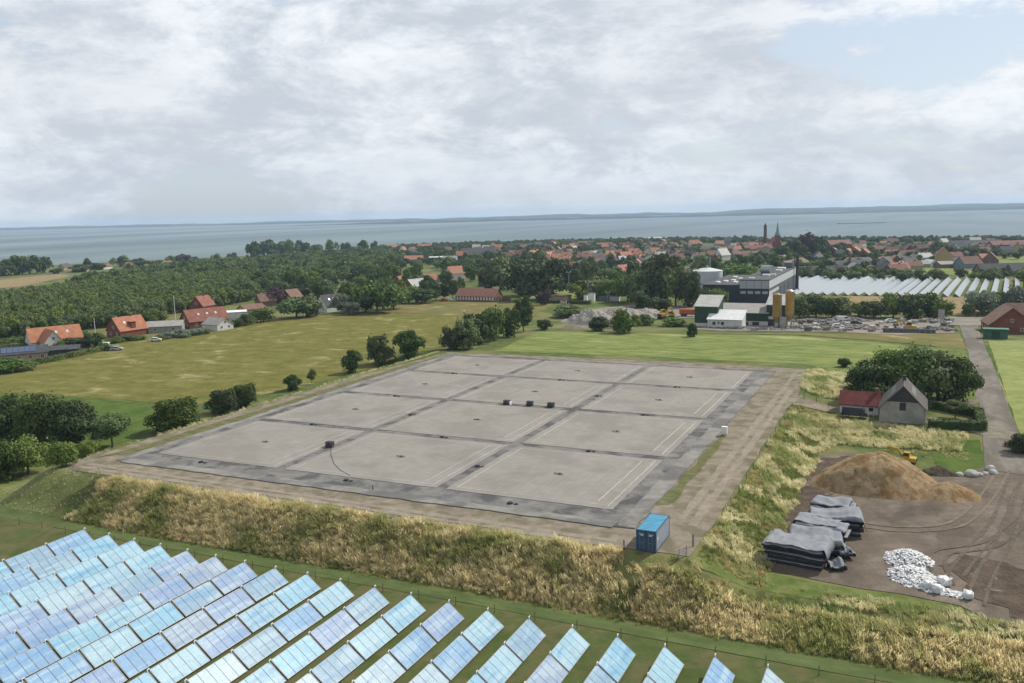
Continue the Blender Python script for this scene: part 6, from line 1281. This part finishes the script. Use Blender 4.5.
def infill(poly, n, hw, hr, Lr, where, mind=12, roofs=ROOFS):
    pp = [Vector(q) for q in poly]; us = [p.x for p in pp]; vs_ = [p.y for p in pp]; got = 0; tr = 0
    while got < n and tr < n * 60:
        tr += 1; px, py = rh.uniform(min(us), max(us)), rh.uniform(min(vs_), max(vs_))
        if not inpoly(px, py, pp): continue
        p = at(px, py)
        if any(math.dist((p.x, p.y), q) < mind for q in HP): continue
        ro = rh.choices(roofs, [r[2] for r in roofs])[0]; wa = rh.choices(WALLS, [w[1] for w in WALLS])[0][0]
        townhouse(px, py, rh.choice((8, 15, -5, 75, 62)) + rh.gauss(0, 6), rh.uniform(*Lr), rh.uniform(7.5, 10), rh.uniform(*hw), rh.uniform(*hr), ro[0], wa, f'{ro[1]} house {where}', chim=1); got += 1
infill([(505, 262), (508, 249), (560, 245), (640, 243), (700, 246), (690, 262), (640, 270), (580, 268)], 135, (3.2, 5), (3, 4.6), (8, 13), 'packed in the middle town')
infill([(395, 262), (395, 250), (505, 249), (505, 262), (470, 268)], 18, (3.5, 5), (3.5, 5), (9, 15), 'in the left town', 16)
infill([(690, 262), (700, 248), (760, 244), (778, 250), (770, 262)], 26, (3.2, 5), (3, 4.6), (8, 14), 'in front of the church')
infill([(826, 258), (830, 246), (930, 243), (1030, 246), (1030, 254), (900, 258)], 44, (3.2, 5), (3, 4.6), (8, 14), 'in the right town near the shore')
infill([(840, 274), (850, 262), (905, 258), (985, 258), (1010, 262), (960, 266), (900, 276)], 16, (3, 4), (3, 4), (9, 14), 'in the near right town', 18)
infill([(40, 273), (60, 270), (170, 265), (180, 267), (60, 276)], 5, (3, 4), (3, 4), (10, 16), 'by the shore at far left', 25, ROOFS[1:])
# church, tower
p = at(765, 249); kk = depth(p) / FPX; H1 = 26 * kk
t = thing('brick_tower', 'slender dark brick tower with pointed cap beside the copper spire', 'tower', (p.x, p.y, p.z), 0); w = 1.7; W_TWR = wmat('dark_tower_brick', (.10, .065, .055), (.13, .085, .07))
MB().box(-w * 1.4, w * 1.4, -w * 1.4, w * 1.4, -1, H1 * .35).build('base', W_TWR, t); MB().box(-w, w, -w, w, H1 * .352, H1 * .86).build('shaft', W_TWR, t); MB().add([(-w * 1.15, -w * 1.15, H1 * .862), (w * 1.15, -w * 1.15, H1 * .862), (w * 1.15, w * 1.15, H1 * .862), (-w * 1.15, w * 1.15, H1 * .862), (0, 0, H1)], [(0, 1, 4), (1, 2, 4), (2, 3, 4), (3, 0, 4), (3, 2, 1, 0)]).build('cap', R_DRK, t)
p = at(774.5, 249); kk = depth(p) / FPX; H2 = 28 * kk
t = thing('church', 'church with slim green copper spire rising above the trees', 'church', (p.x, p.y, p.z), rad(20)); gable(t, 26, 11, 8, 7, R_RED, W_BRK); w = 3.0; M_COP = mat('green_copper', (.13, .25, .22), .7, (.16, .29, .25), .4)
MB().box(-w, w, -13 - 2 * w, -13.02, -1, H2 * .5).build('tower', W_BRK, t)
yc = -13 - w; sp = MB(); N = 8
sp.tube((0, yc, H2 * .502), (0, yc, H2 * .62), w * 1.25, w * .7, 8).tube((0, yc, H2 * .62), (0, yc, H2), w * .62, .08, 8).build('spire', M_COP, t)
p = at(727.5, 252); kk = depth(p) / FPX; t = thing('harbour_tower', 'grey square tower with wider top standing over the roofs', 'tower', (p.x, p.y, p.z), .3); h = 15 * kk; MB().box(-3.4, 3.4, -3.4, 3.4, -1, h * .75).build('shaft', W_GRY, t); MB().box(-4.6, 4.6, -4.6, 4.6, h * .752, h * .86).build('head', W_GRY, t); MB().add([(-4.9, -4.9, h * .862), (4.9, -4.9, h * .862), (4.9, 4.9, h * .862), (-4.9, 4.9, h * .862), (0, 0, h)], [(0, 1, 4), (1, 2, 4), (2, 3, 4), (3, 0, 4), (3, 2, 1, 0)]).build('roof', R_DRK, t)
# ------------------------------------------------------------------ air and closing
finish_labels()
hz = MB(); B = [cw(-14500, -400), cw(14500, -400), cw(14500, 13500), cw(-14500, 13500)]
hz.add([(x, y, -34) for x, y in B] + [(x, y, 66) for x, y in B], [(3, 2, 1, 0), (4, 5, 6, 7), (0, 1, 5, 4), (1, 2, 6, 5), (2, 3, 7, 6), (3, 0, 4, 7)])
hm = bpy.data.materials.new('haze_air'); hm.use_nodes = True; HT = NT(hm.node_tree); HT.n.clear()
pv = HT.node('ShaderNodeVolumePrincipled'); pv.inputs['Color'].default_value = (.58, .78, 1, 1); pv.inputs['Density'].default_value = HAZE; pv.inputs['Anisotropy'].default_value = .1
ho = HT.node('ShaderNodeOutputMaterial'); HT.l.new(pv.outputs[0], ho.inputs['Volume'])
tag(hz.build('haze', hm), 'thin pale air between the town and the far coast', kind='stuff')
